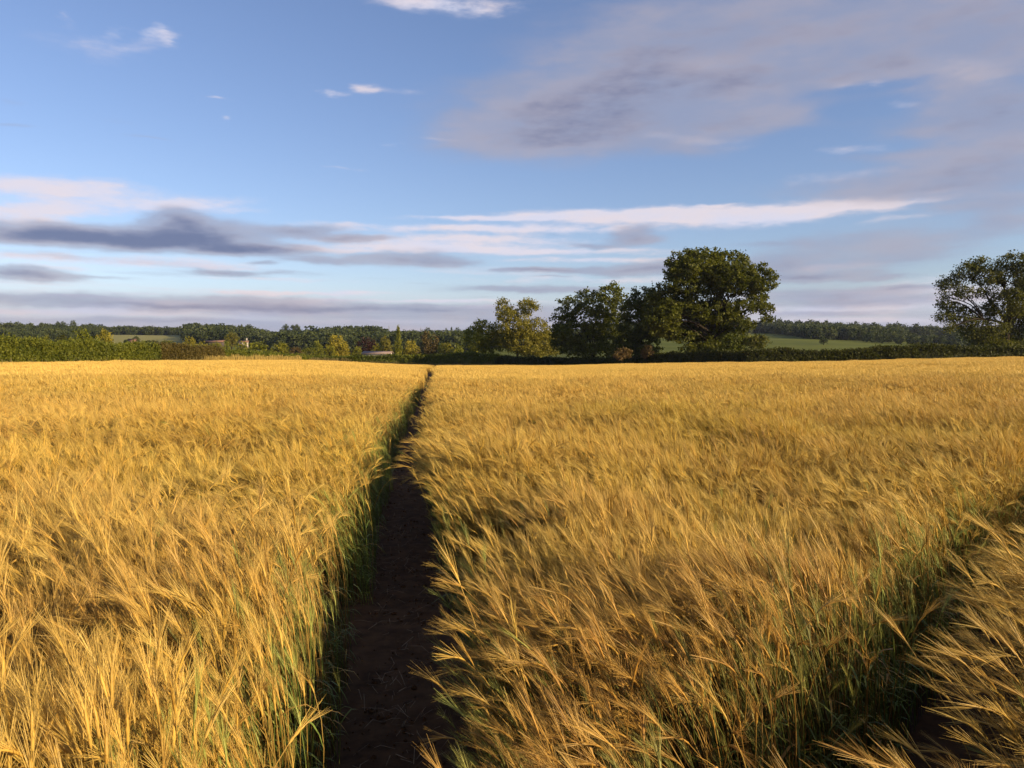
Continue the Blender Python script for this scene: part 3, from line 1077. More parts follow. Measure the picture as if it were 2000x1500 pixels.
def photo_lobes(items, px0, d, zbase, seed, depth, squash=1.0, back=True):
    """lobes given as photograph ellipses (px, py, rx, ry) become ellipsoids at real size round the trunk"""
    r = np.random.default_rng(seed)
    k = d / F
    out = []
    for (px, py, rx, ry) in items:
        x = (px - px0) * k
        z = zat(py, d) - zbase
        y = r.uniform(-0.55, 0.55) * depth
        out.append((x, y, z, rx * k * 1.1, max(rx, ry) * k * squash * 1.1, ry * k * 1.1))
    return out


def hedge_top(poly_pts, px_tab, y_tab):
    return [zat(np.interp(1000 + F * x / y, px_tab, y_tab), y) for x, y in poly_pts]


def resample(poly, step):
    P = [np.array(poly[0], float)]
    for a, b in zip(poly[:-1], poly[1:]):
        a = np.array(a, float); b = np.array(b, float)
        n = max(1, int(np.linalg.norm(b - a) / step))
        for i in range(1, n + 1):
            P.append(a + (b - a) * i / n)
    return np.array(P)


def make_hedge(name, label, poly, top_fn, depth, mat, seed, dens=70, leaf=0.17, shoots=0, group=None, rough=0.25):
    """a field hedge: woody stems inside, leaves over its sides and top, shoots standing out of the top"""
    r = np.random.default_rng(seed)
    P = resample(poly, 0.5)
    x0, y0 = P[len(P) // 2]
    loc = np.array([x0, y0, gz(x0, y0)])
    t = empty(name, loc, label, 'hedge', group)
    T = np.gradient(P, axis=0)
    T /= np.linalg.norm(T, axis=1)[:, None]
    Nn = np.stack([T[:, 1], -T[:, 0]], 1)
    if Nn[len(P) // 2] @ (-P[len(P) // 2]) < 0:
        Nn = -Nn
    zb = ground_z(P[:, 0], P[:, 1])
    zt = np.array([top_fn(x, y) for x, y in P]) - (0.45 if shoots > 6 else 0.25)
    s = np.arange(len(P)) * 0.5
    zt = zt + (fbm(s * 0.5, s * 0 + seed, seed, 3) - 0.5) * rough * 2.2
    g = Geo()
    k = 5
    prof = np.array([(0.30, 0.0), (0.34, 0.55), (0.18, 0.86), (-0.18, 0.86), (-0.34, 0.0)])
    V = []
    for i in range(len(P)):
        for a, b in prof:
            w = a * depth * (0.8 + 0.4 * r.random())
            V.append((P[i, 0] + Nn[i, 0] * w - loc[0], P[i, 1] + Nn[i, 1] * w - loc[1], zb[i] + b * (zt[i] - zb[i]) - loc[2] - (0.1 if b == 0 else 0)))
    Q = [(i * k + j, i * k + j + 1, (i + 1) * k + j + 1, (i + 1) * k + j) for i in range(len(P) - 1) for j in range(k - 1)]
    g.put(V, Q, 0.15)
    for i in range(0, len(P), 1):
        for q in range(2):
            f = r.uniform(0.34, 0.5)
            b = np.array([P[i, 0] + Nn[i, 0] * depth * f - loc[0], P[i, 1] + Nn[i, 1] * depth * f - loc[1], zb[i] - loc[2]])
            e = b + np.array([r.normal(0, 0.3), r.normal(0, 0.2), (zt[i] - zb[i]) * r.uniform(0.5, 0.95)])
            g.strip([b, (b + e) / 2 + r.normal(0, 0.08, 3), e], (0.05, 0.04, 0.015), (T[i, 0], T[i, 1], 0), 0.4)
    link('woody_stems', g.mesh('woody_stems', mat if mat is not M_HEDGE_RED else M_HEDGE_RED), t)
    length = 0.5 * len(P)
    hm = float(np.mean(zt - zb))
    n = int(length * (hm * 1.3 + depth) * dens / 6)
    i = r.integers(0, len(P), n)
    side = r.random(n)
    h = zt[i] - zb[i]
    u = r.random(n)
    front = side < 0.55
    toppart = (side >= 0.55) & (side < 0.86)
    off = np.where(front, depth * (0.42 + 0.12 * r.random(n)) * (1 - 0.25 * u ** 2), np.where(toppart, depth * r.uniform(-0.45, 0.45, n), -depth * 0.45))
    hz = np.where(toppart, h * r.uniform(0.86, 1.02, n), h * u)
    off = off + (fbm(i * 0.35, hz * 1.3, seed + 5) - 0.5) * depth * 0.4
    jit = r.uniform(-0.3, 0.3, n)
    c = np.stack([P[i, 0] + Nn[i, 0] * off + T[i, 0] * jit, P[i, 1] + Nn[i, 1] * off + T[i, 1] * jit, zb[i] + hz], 1) - loc
    v = 0.38 + (fbm(i * 0.18, hz * 0.9, seed + 9) - 0.5) * 0.9
    V, var = leaf_cloud(r, c, 0.16, 6, leaf, v)
    parts = [V]; vv = [var]
    if shoots:
        m = int(length * shoots)
        i = r.integers(0, len(P), m)
        off = depth * r.uniform(-0.4, 0.55, m)
        hh = r.uniform(0.25, 0.75, m)
        b = np.stack([P[i, 0] + Nn[i, 0] * off, P[i, 1] + Nn[i, 1] * off, zb[i] + (zt[i] - zb[i]) * r.uniform(0.3, 0.92, m)], 1) - loc
        tt = r.random((m, 7))
        cc = b[:, None, :] + np.stack([r.normal(0, 0.05, (m, 7)), r.normal(0, 0.05, (m, 7)), tt * hh[:, None]], -1)
        V2, var2 = leaf_cloud(r, cc.reshape(-1, 3), 0.03, 2, leaf * 0.8, np.repeat(0.65 + r.normal(0, .15, m), 7))
        parts.append(V2); vv.append(var2)
    V = np.concatenate(parts)
    link('leaves', np_mesh('leaves', V, [quads(len(V) // 4)], mat, False, {'var': np.concatenate(vv)}), t)
    return t


# hedges round the field
LT = ([-600, 0, 100, 200, 300, 420, 430, 500, 560, 600], [640, 653, 658, 663, 667, 674, 679, 683, 688, 691])
top_l = lambda x, y: zat(np.interp(1000 + F * x / y, *LT), y) if y > 60 else gz(x, y) + 3.3
make_hedge('field_hedge', 'tall light green hedge with upright shoots along the left edge of the barley', [(-46, 24), (-45.5, 60), (-45, 98.5)], top_l, 2.0, M_HEDGE, 21, 190, 0.13, 34, rough=0.45)
make_hedge('field_hedge', 'reddish brown stretch of hedge between two green hedges on the left', [(-45, 99.5), (-45, 120.5)], top_l, 2.0, M_HEDGE_RED, 22, 170, 0.14, 26, rough=0.4)
make_hedge('field_hedge', 'low green hedge behind the strip of tall dry yellow grass', [(-45, 121.5), (-45, 140), (-44, 160), (-43, 168)], top_l, 1.8, M_HEDGE, 23, 90, 0.2, 8)
MT = ([560, 640, 760, 850, 920, 975, 1000], [695, 695, 693, 690, 687, 690, 694])
make_hedge('field_hedge', 'clipped green hedge across the far end where the footpath leaves the barley', HEDGE_M, lambda x, y: zat(np.interp(1000 + F * x / y, *MT), y), 1.8, M_HEDGE, 24, 80, 0.2, 5)
RT = ([970, 1000, 1100, 1180, 1250, 1300, 1400, 1490, 1530, 1600, 1680, 1720, 1800, 1850, 1900, 2000, 2400], [693, 695, 697, 696, 692, 686, 684, 678, 677, 681, 676, 672, 668, 671, 674, 671, 668])
top_r = lambda x, y: zat(np.interp(1000 + F * x / y, *RT), y)
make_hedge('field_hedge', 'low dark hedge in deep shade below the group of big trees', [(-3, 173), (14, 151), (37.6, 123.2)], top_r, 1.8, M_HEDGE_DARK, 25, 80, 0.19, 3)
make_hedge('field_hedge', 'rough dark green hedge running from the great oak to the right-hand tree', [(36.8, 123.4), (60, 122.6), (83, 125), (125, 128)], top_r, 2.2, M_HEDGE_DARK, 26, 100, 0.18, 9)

# the big trees
D_OAK = 137.0
X0 = at(1390, D_OAK); ZB = gz(X0, D_OAK)
oak_l = [(1380, 506, 48, 22), (1338, 517, 34, 28), (1432, 518, 46, 26), (1474, 548, 32, 28), (1400, 535, 52, 22), (1336, 556, 42, 24), (1302, 572, 30, 22),
         (1430, 560, 44, 20), (1372, 580, 42, 22), (1442, 600, 40, 14), (1488, 578, 20, 22), (1488, 604, 20, 9), (1493, 622, 14, 5), (1395, 634, 32, 24),
         (1345, 632, 36, 15), (1436, 634, 30, 15), (1398, 668, 44, 20), (1366, 655, 34, 12), (1300, 606, 26, 20), (1304, 640, 30, 18), (1280, 585, 18, 16), (1450, 660, 22, 14), (1360, 530, 60, 24), (1420, 545, 50, 26), (1390, 684, 56, 14), (1350, 610, 26, 16), (1330, 655, 30, 14), (1390, 650, 34, 20), (1420, 690, 40, 12), (1295, 620, 30, 26), (1385, 610, 50, 20), (1335, 600, 34, 16), (1415, 618, 34, 16), (1284, 600, 24, 22), (1272, 632, 24, 20)]
lob = photo_lobes(oak_l, 1390, D_OAK, ZB, 4, 5.0)
make_tree('oak_tree', 'largest tree, a broad domed dark oak above the far hedge', 'tree', (X0, D_OAK, ZB), lob, 5.0, 0.62, M_OAK, 31, 80, 30, 0.30, 0.27, 6)
D_T = 147.0
X0 = at(1253, D_T); ZB = gz(X0, D_T)
lob = photo_lobes([(1252, 584, 24, 20), (1236, 606, 26, 22), (1268, 600, 24, 24), (1238, 640, 32, 28), (1272, 640, 26, 22), (1255, 664, 30, 16), (1225, 668, 24, 16), (1285, 618, 20, 18), (1250, 682, 40, 10), (1225, 684, 26, 10)], 1253, D_T, ZB, 6, 2.5)
make_tree('oak_tree', 'dark rounded tree filling the gap between the great oak and the broad tree', 'tree', (X0, D_T, ZB), lob, 3.6, 0.28, M_OAK, 33, 60, 26, 0.30, 0.27, 5)
D_B = 157.0
X0 = at(1160, D_B); ZB = gz(X0, D_B)
lob = photo_lobes([(1112, 600, 26, 20), (1148, 584, 26, 18), (1188, 574, 24, 20), (1212, 582, 14, 20), (1206, 608, 22, 24), (1100, 628, 24, 20), (1150, 622, 42, 22),
                   (1196, 640, 34, 26), (1124, 654, 42, 24), (1165, 668, 50, 20), (1095, 650, 18, 18), (1165, 600, 30, 18), (1150, 684, 60, 12), (1110, 676, 34, 14)], 1160, D_B, ZB, 8, 4.0)
make_tree('broad_tree', 'broad many-lobed dark tree to the left of the great oak', 'tree', (X0, D_B, ZB), lob, 4.0, 0.42, M_OAK, 35, 72, 26, 0.32, 0.28, 6, gap=0.26)
D_A = 177.0
X0 = at(1010, D_A); ZB = gz(X0, D_A)
lob = photo_lobes([(985, 598, 14, 16), (992, 618, 22, 14), (1028, 592, 16, 9), (1044, 598, 12, 7), (1018, 612, 20, 10), (1010, 640, 34, 18), (1045, 645, 32, 22), (1060, 668, 30, 22),
                   (1020, 668, 34, 22), (985, 660, 24, 22), (1080, 682, 14, 12), (1040, 686, 34, 10)], 1010, D_A, ZB, 10, 3.0)
make_tree('ash_tree', 'golden green tree with thin open top, left of the dark trees', 'tree', (X0, D_A, ZB), lob, 4.5, 0.26, M_ASH, 37, 84, 24, 0.36, 0.25, 6, gap=0.27)
D_E = 181.0
X0 = at(945, D_E); ZB = gz(X0, D_E)
lob = photo_lobes([(940, 638, 16, 12), (922, 654, 20, 16), (952, 655, 24, 22), (930, 674, 26, 16), (965, 672, 22, 20), (968, 640, 12, 10)], 945, D_E, ZB, 12, 2.5)
make_tree('small_tree', 'shorter dusky green tree at the left end of the tree group', 'tree', (X0, D_E, ZB), lob, 2.6, 0.18, M_BUSH, 39, 60, 22, 0.32, 0.26, 5, gap=0.25)
D_R = 129.0
X0 = at(1968, D_R); ZB = gz(X0, D_R)
lob = photo_lobes([(1930, 514, 30, 12), (1970, 510, 34, 12), (1892, 530, 26, 16), (1862, 552, 20, 14), (1925, 540, 32, 16), (1972, 540, 34, 20), (1846, 574, 12, 9), (1850, 594, 14, 8),
                   (1885, 572, 24, 12), (1845, 620, 18, 9), (1868, 604, 22, 10), (1840, 640, 10, 6), (1885, 628, 28, 14), (1920, 610, 24, 16), (1906, 652, 34, 12), (1935, 575, 26, 14),
                   (2005, 535, 34, 24), (2000, 590, 22, 24), (2040, 560, 34, 28), (2065, 600, 26, 26), (2030, 630, 34, 22), (2000, 650, 24, 14), (1940, 672, 40, 10), (1948, 604, 24, 16), (1992, 622, 26, 14), (1955, 580, 30, 14), (1928, 640, 26, 12), (2012, 606, 26, 16), (1975, 600, 16, 16), (1990, 560, 30, 18), (1960, 650, 30, 12), (1995, 676, 40, 10)], 1968, D_R, ZB, 14, 4.5)
kk = D_R / F
fk = [((1935 - 1968) * kk, 0.6, zat(590, D_R) - ZB), ((1985 - 1968) * kk, -0.5, zat(575, D_R) - ZB), ((1958 - 1968) * kk, 0.2, zat(560, D_R) - ZB), ((2005 - 1968) * kk, 0.7, zat(600, D_R) - ZB), ((1915 - 1968) * kk, -0.6, zat(625, D_R) - ZB)]
make_tree('open_tree', 'open-crowned tree with forked trunk showing, beside the right-hand hedge', 'tree', (X0, D_R, ZB), lob, zat(640, D_R) - ZB, 0.42, M_GREY, 41, 105, 16, 0.36, 0.21, 8, forks=fk, gap=0.38)
D_U = 124.8
for (px, py, w, h, lab, mt, nm, cat) in [
        (1216, 690, 20, 10, 'low rust-brown bush at the foot of the dark trees', M_RUST, 'bush', 'bush'),
        (1264, 686, 10, 12, 'pale brown withered bush beside the thin tree stem', M_RUST, 'bush', 'bush'),
        (1475, 668, 30, 16, 'grey-green bush on the hedge just beyond the great oak', M_GREY, 'bush', 'bush'),
        (1430, 672, 34, 22, 'dark bush under the right side of the great oak', M_OAK, 'bush', 'bush')]:
    d_ = 138.0 if px < 1300 else 129.0
    X0 = at(px, d_); ZB = gz(X0, d_)
    lob = photo_lobes([(px - w * .3, py + 3, w * .5, h * .8), (px + w * .35, py, w * .5, h * .8), (px, py - h * .3, w * .5, h * .6)], px, d_, ZB, px, 0.8)
    make_tree(nm, lab, cat, (X0, d_, ZB), lob, max(0.5, (zat(py, d_) - ZB) * 0.5), 0.06, mt, px, 40, 16, 0.2, 0.2, 4)


# smaller trees in the valley and behind the left hedge
def unit_tree(kind, mat, seed):
    """meshes of a tree one unit high and about one unit wide"""
    r = np.random.default_rng(seed)
    if kind == 'round':
        lob = [(0, 0, .55, .38, .38, .34), (-.26, .05, .48, .22, .22, .24), (.26, -.05, .5, .22, .22, .26), (0, .1, .80, .24, .24, .18), (.1, -.2, .42, .26, .22, .24), (-.12, .2, .62, .22, .22, .2), (0, 0, .26, .36, .36, .18)]
    elif kind == 'wide':
        lob = [(-.3, 0, .5, .2, .3, .28), (0, 0, .62, .26, .3, .34), (.3, 0, .5, .2, .3, .3), (-.15, .1, .72, .16, .2, .2), (.18, .05, .74, .16, .2, .22), (0, 0, .25, .46, .36, .22)]
    elif kind == 'poplar':
        lob = [(0, 0, .18 + .14 * i, .42 - .05 * abs(i - 2) - (.12 if i > 3 else 0), .42 - .05 * abs(i - 2), .14) for i in range(6)] + [(0, 0, .93, .14, .14, .09)]
    elif kind == 'cone':
        lob = [(0, 0, .15 + .13 * i, .5 - .07 * i, .5 - .07 * i, .12) for i in range(7)]
    else:   # airy
        lob = [(r.uniform(-.33, .33), r.uniform(-.3, .3), r.uniform(.35, .86), .15, .15, .12) for i in range(14)]
    g = Geo()
    limb(g, (0, 0, -.1), (0, 0, .55 if kind != 'poplar' else .9), .045, .02, r, .03, 7, 6)
    cs, vs = [], []
    for l in lob:
        limb(g, (0, 0, r.uniform(.2, .45)), l[:3], .018, .006, r, .1, 5, 5)
        pts = lobe_points(r, l, int((22 if kind != 'airy' else 12) * (l[3] / .25) ** 1.3) + 6)
        for k in range(3):
            limb(g, l[:3], pts[k], .006, .002, r, .1, 4, 4)
        cs.append(pts)
        vs.append(.42 + (fbm(pts[:, 0] * 6, pts[:, 2] * 6 + 9 * pts[:, 1], seed) - .5) * .9 + r.normal(0, .1))
    V, var = leaf_cloud(r, np.concatenate(cs), .035, 14 if kind != 'airy' else 9, .036, np.concatenate(vs))
    return (g.mesh('trunk', M_BARK, 'var', True), np_mesh('crown', V, [quads(len(V) // 4)], mat, False, {'var': var}))


UNITS = {}


def small_tree(name, label, cat, px, ytop, wpx, d, kind, mat, seed=0, group=None, ybase=None):
    key = (kind, mat.name, seed)
    if key not in UNITS:
        UNITS[key] = unit_tree(kind, mat, 100 + seed + len(UNITS))
    x = at(px, d)
    z = gz(x, d) if ybase is None else zat(ybase, d)
    t = empty(name, (x, d, z), label, cat, group, rz=(px * 1.7) % 6.28 if kind != 'wide' else 0.0)
    h = zat(ytop, d) - z
    w = wpx * 1.12 / F * d / (0.96 if kind != 'airy' else .85)
    t.scale = (w, w, h / 0.97)
    for nm, me in zip(('trunk', 'crown'), UNITS[key]):
        link(nm, me, t)
    return t


small_tree('round_tree', 'dark bushy tree at the back left behind the tall hedge, its neighbour golden', 'tree', 168, 641, 60, 118, 'round', M_BUSH, 1)
small_tree('round_tree', 'golden-edged bushy tree behind the hedge, beside the pale hill field', 'tree', 203, 643, 46, 122, 'round', M_GOLDEN, 2)
small_tree('bush', 'low dark bush behind the hedge under the wooded ridge', 'bush', 70, 653, 70, 100, 'wide', M_BUSH, 3)
small_tree('bush', 'dark green bush between the low bush and the tall bushy trees', 'bush', 122, 655, 48, 105, 'round', M_HEDGE_DARK, 4)
small_tree('round_tree', 'tree cut by the left edge of the photo above the hedge', 'tree', -6, 641, 48, 90, 'round', M_BUSH, 1)
small_tree('small_tree', 'small dark tree standing alone in front of the pale hill field', 'tree', 266, 656, 17, 420, 'round', M_WOOD, 5, ybase=673)
small_tree('bush', 'dark round bush left of the lone tree in the pale hill field', 'bush', 249, 663, 16, 300, 'round', M_WOOD, 5, ybase=674)
small_tree('bush', 'dark flat-topped bush below the pale hill field', 'bush', 296, 664, 34, 260, 'wide', M_HEDGE_DARK, 6, ybase=676)
small_tree('bush', 'greenish bush below the dark end of the pale hill field', 'bush', 330, 665, 34, 250, 'round', M_BUSH, 7, ybase=678)
small_tree('round_tree', 'orange-tinged bushy tree above the reddish stretch of hedge', 'tree', 374, 657, 32, 190, 'round', M_GOLDEN, 2)
small_tree('bush', 'yellow-green bush right of the orange-tinged bushy tree', 'bush', 400, 667, 28, 195, 'round', M_GOLDEN, 8)
small_tree('round_tree', 'light green rounded bush below the brown roof', 'tree', 420, 668, 34, 205, 'round', M_BUSH, 7)
small_tree('round_tree', 'tall grey-green tree standing just left of the white cottage', 'tree', 453, 648, 26, 330, 'round', M_ASH, 9, ybase=680)
small_tree('bush', 'pale green bush in front of the tall grey-green tree', 'bush', 443, 668, 18, 215, 'poplar', M_BUSH, 10)
small_tree('round_tree', 'yellow-green tree directly below the white cottage', 'tree', 472, 667, 28, 215, 'round', M_GOLDEN, 8)
small_tree('round_tree', 'wide yellow-green tree right of the white cottage', 'tree', 503, 666, 48, 210, 'wide', M_BUSH, 11)
small_tree('round_tree', 'second wide green tree, right of the cottage and above the end of the low hedge', 'tree', 546, 669, 42, 215, 'round', M_BUSH, 7)
small_tree('bush', 'row-end bush with pinkish brown leaves above the pale meadow strip', 'bush', 578, 677, 26, 235, 'wide', M_RUST, 12)
small_tree('bush', 'olive bush in the middle above the pale meadow strip', 'bush', 604, 677, 28, 240, 'wide', M_BUSH, 13)
small_tree('round_tree', 'upright green bush left of the bright golden tree', 'tree', 622, 664, 26, 245, 'round', M_BUSH, 9)
small_tree('round_tree', 'bright golden rounded tree near the middle, dark on its left side', 'tree', 662, 654, 44, 225, 'round', M_GOLDEN, 14)
small_tree('bush', 'dark green bush tucked under the left side of the bright golden tree', 'bush', 644, 672, 26, 220, 'wide', M_BUSH, 15)
small_tree('copper_beech', 'dark purple copper-leaved tree right of the bright golden tree', 'tree', 712, 660, 50, 235, 'round', M_COPPER, 16)
small_tree('bush', 'green bush in front of the left side of the copper-leaved tree', 'bush', 697, 676, 22, 215, 'round', M_BUSH, 9)
small_tree('bush', 'yellowish bush in front of the right side of the copper-leaved tree', 'bush', 734, 670, 22, 228, 'round', M_GOLDEN, 8)
small_tree('round_tree', 'soft yellow-green tree left of the slim poplar', 'tree', 755, 655, 30, 240, 'round', M_ASH, 9)
small_tree('poplar_tree', 'slim pointed poplar rising above the far hedge', 'tree', 778, 640, 18, 225, 'poplar', M_BUSH, 17)
small_tree('round_tree', 'light green rounded bush right of the slim poplar', 'tree', 806, 665, 36, 215, 'round', M_GOLDEN, 14)
small_tree('open_tree', 'thin rust-brown open tree standing where the footpath meets the far hedge', 'tree', 838, 646, 44, 176, 'airy', M_RUST, 18)
small_tree('bush', 'golden spreading bush right of the rust-brown tree', 'bush', 868, 668, 40, 190, 'wide', M_GOLDEN, 19)
small_tree('bush', 'dark green bush between the golden spreading bush and the tree group', 'bush', 893, 672, 26, 205, 'round', M_BUSH, 15)
small_tree('round_tree', 'dark round tree alone on the green hillside beyond the right hedge', 'tree', 1608, 656, 19, 420, 'round', M_WOOD, 5, ybase=673)
small_tree('bush', 'dark bush in the green hillside seen under the left of the great oak', 'bush', 1268, 668, 18, 300, 'round', M_WOOD, 5)

# trees that stand up out of the far woods
for k, (px, yt, w, d, lab) in enumerate([
        (114, 626, 9, 830, 'slim tree standing up from the left ridge wood, first of three'),
        (126, 627, 11, 832, 'middle tree of three standing up from the left ridge wood'),
        (143, 626, 15, 835, 'widest tree of three standing up from the left ridge wood'),
        (471, 632, 12, 800, 'narrow tree rising over the far wood above the white cottage'),
        (489, 633, 17, 800, 'broad tree rising over the far wood right of the cottage'),
        (557, 633, 15, 780, 'left one of the two dark trees on the far wood skyline'),
        (578, 632, 20, 780, 'rounded one of the two dark trees on the far wood skyline'),
        (834, 639, 14, 850, 'small skyline tree above the rust-brown tree'),
        (873, 641, 8, 850, 'thin dark skyline tree left of its round neighbour'),
        (882, 640, 5, 850, 'very thin pointed skyline tree beside its round neighbour'),
        (895, 639, 12, 850, 'round skyline tree next to the tall group of trees'),
        (1510, 633, 14, 830, 'small tree on the right ridge just beyond the great oak'),
        (1738, 636, 15, 850, 'flat topped tree on the right ridge skyline'),
        (1789, 635, 14, 850, 'umbrella shaped tree on the right ridge near the open-crowned tree')]):
    small_tree('skyline_tree', lab, 'tree', px, yt, w * 1.35, d, 'poplar' if w < 6 else 'round', M_WOOD, 20 + k % 3, 'skyline trees of the far woods', ybase=yt + 28)


def wood(name, label, rows, seed):
    """a far wood that reads as one mass: crowns standing on the slope"""
    r = np.random.default_rng(seed)
    crowns = []
    for k in range(5):
        rr = np.random.default_rng(seed * 10 + k)
        lob = [(rr.uniform(-.25, .25), rr.uniform(-.25, .25), rr.uniform(.35, .8), rr.uniform(.2, .32), rr.uniform(.2, .32), rr.uniform(.14, .24)) for q in range(6)] + [(0, 0, .35, .42, .42, .3)]
        pts = np.concatenate([lobe_points(rr, l, 20) for l in lob])
        v = .4 + (fbm(pts[:, 0] * 5, pts[:, 2] * 5, k) - .5) * .9
        V, var = leaf_cloud(rr, pts, .055, 6, .085, v)
        crowns.append(np_mesh('wood_crown', V, [quads(len(V) // 4)], M_WOOD, False, {'var': var}))
    pts, scl, idx, rot = [], [], [], []
    for (px0, px1, d0, d1, n, test, h0, h1) in rows:
        for q in range(n):
            px = r.uniform(px0, px1); d = r.uniform(d0, d1)
            x = at(px, d); z = gz(x, d)
            py = HORIZON - (z - CAM_Z) / d * F
            if test is not None and not test(px, py):
                continue
            pts.append((x, d, z - 0.5)); scl.append(r.uniform(h0, h1)); idx.append(r.integers(5)); rot.append((0, 0, r.uniform(0, 6.28)))
    me = np_mesh(name, pts, [], M_WOOD)
    for nm, arr, typ, key in (('rot', rot, 'FLOAT_VECTOR', 'vector'), ('scl', scl, 'FLOAT', 'value')):
        a = me.attributes.new(nm, typ, 'POINT'); a.data.foreach_set(key, np.asarray(arr, np.float32).ravel())
    a = me.attributes.new('idx', 'INT', 'POINT'); a.data.foreach_set('value', np.asarray(idx, np.int32))
    o = link(name, me)
    instance_on_points(o, crowns)
    return setting(o, 'stuff', label, 'wood')


wood('far_woods', 'dark woodland along the far ridge on the left', [
    (-500, 560, 790, 920, 800, lambda px, py: not (205 < px < 368), 7, 14),
    (200, 372, 835, 920, 240, None, 8, 12),
    (368, 560, 560, 800, 360, None, 8, 14),
    (540, 930, 480, 860, 1100, None, 8, 16),
    (620, 745, 650, 820, 200, None, 13, 20),
    (-500, 215, 560, 790, 300, None, 8, 11),
    (900, 1320, 620, 900, 500, None, 9, 13)], 51)
wood('hillside_woods', 'dark blue-green woodland on the ridge to the right', [
    (1320, 2300, 800, 920, 900, None, 6, 15),
    (1470, 1760, 560, 830, 700, lambda px, py: py < np.interp(px, [1470, 1500, 1640, 1700, 1760], [645, 651, 671, 674, 668]), 8, 11),
    (1690, 2300, 500, 540, 110, None, 4, 8),
    (1560, 1700, 640, 700, 60, None, 4, 7),
    (1660, 2300, 560, 700, 300, lambda px, py: px > 1850 or 655 < py < 663, 7, 10)], 53)


# buildings in the valley
def house(name, label, px, d, w, dep, wall_h, roof_h, ybase, rz, wall_m, roof_m, windows=(), chimney=False, cat='house'):
    x = at(px, d); z = zat(ybase, d)
    t = empty(name, (x, d, z), label, cat, rz=rz)
    g = Geo(); g.box((0, 0, wall_h / 2 - 1), (w, dep, wall_h + 2))
    V = [(-w / 2, -dep / 2, wall_h), (-w / 2, dep / 2, wall_h), (-w / 2, 0, wall_h + roof_h - .1), (w / 2, -dep / 2, wall_h), (w / 2, dep / 2, wall_h), (w / 2, 0, wall_h + roof_h - .1)]
    g.put(V[:3] + [V[2]], [(0, 1, 2, 3)], 0.0); g.put(V[3:] + [V[5]], [(0, 1, 2, 3)], 0.0)
    link('wall', g.mesh('wall', wall_m), t)
    o = 0.35
    g = Geo()
    for s in (-1, 1):
        y0 = s * (dep / 2 + o); z0 = wall_h - o * roof_h / (dep / 2)
        zr = wall_h + roof_h
        v = [(-w / 2 - o, y0, z0), (w / 2 + o, y0, z0), (w / 2 + o, 0, zr), (-w / 2 - o, 0, zr)]
        v2 = [(a, b, c + .14) for a, b, c in v]
        g.put(v + v2, [(0, 1, 2, 3), (4, 5, 6, 7), (0, 1, 5, 4), (1, 2, 6, 5), (2, 3, 7, 6), (3, 0, 4, 7)], 0.0)
    roof = link('roof', g.mesh('roof', roof_m), t)
    if chimney:
        g = Geo(); g.box((w * .32, 0, wall_h + roof_h + .5), (.7, .7, 1.5)); g.box((w * .32, 0, wall_h + roof_h + 1.3), (.9, .9, .14))
        link('chimney', g.mesh('chimney', wall_m), roof)
    for (wx, wz) in windows:
        g = Geo(); g.box((wx, -dep / 2 - .01, wz), (1.0, .08, 1.1)); f = link('window', g.mesh('window', M_RENDER), t)
        g = Geo(); g.box((wx, -dep / 2 - .06, wz), (.8, .04, .9)); link('pane', g.mesh('pane', M_GLASS), f)
    return t


house('cottage', 'small white cottage with clay roof among the valley trees', 477, 420, 4.4, 4, 1.3, 0.8, 673, 0.25, M_RENDER, M_TILE, ((-1.2, 0.8), (1.2, 0.8)), True)
house('farm_building', 'long dark farm building with brown roof left of the white cottage', 422, 440, 10, 5, 1.0, 0.8, 671, 0.0, M_DARKWALL, M_TILE, (), False, 'barn')
house('barn', 'long low barn with pale grey roof behind the far hedge', 738, 212, 7.2, 4, 0.9, 0.5, 697, -0.05, M_RENDER, M_SHEET, (), False, 'barn')
house('cottage', 'tiny pale cottage below the lone tree in the hill field', 259, 330, 2.6, 4, 2.6, 1.4, 681, 0.2, M_RENDER, M_TILE, (), False)


def mast(label, px, ytop, d, h):
    x = at(px, d); zt = zat(ytop, d)
    t = empty('radio_mast', (x, d, zt - h), label, 'mast', 'thin masts on the skyline')
    g = Geo()
    for k in range(3):
        a = k * 2.094
        g.tube([(0.7 * math.cos(a), 0.7 * math.sin(a), 0), (0.35 * math.cos(a), 0.35 * math.sin(a), h)], (0.16, 0.12), 5, 0.0)
    for z in np.arange(1, h, 2.0):
        f = 0.7 - 0.35 * z / h; f2 = 0.7 - 0.35 * min(h, z + 2) / h
        for k in range(3):
            a, b = k * 2.094, (k + 1) * 2.094
            g.tube([(f * math.cos(a), f * math.sin(a), z), (f2 * math.cos(b), f2 * math.sin(b), min(h, z + 2))], (0.06, 0.06), 4, 0.0)
    link('lattice', g.mesh('lattice', M_STEEL), t)
    g = Geo(); g.tube([(0, 0, h - .5), (0, 0, h + 3)], (0.12, 0.05), 5, 0.0)
    link('antenna', g.mesh('antenna', M_STEEL), t)


mast('tallest of the thin masts on the skyline left of the poplar', 760, 637, 900, 30)
mast('thin mast on the skyline right of the poplar', 822, 641, 900, 28)
mast('thin mast on the ridge skyline beyond the great oak', 1643, 630, 900, 30)


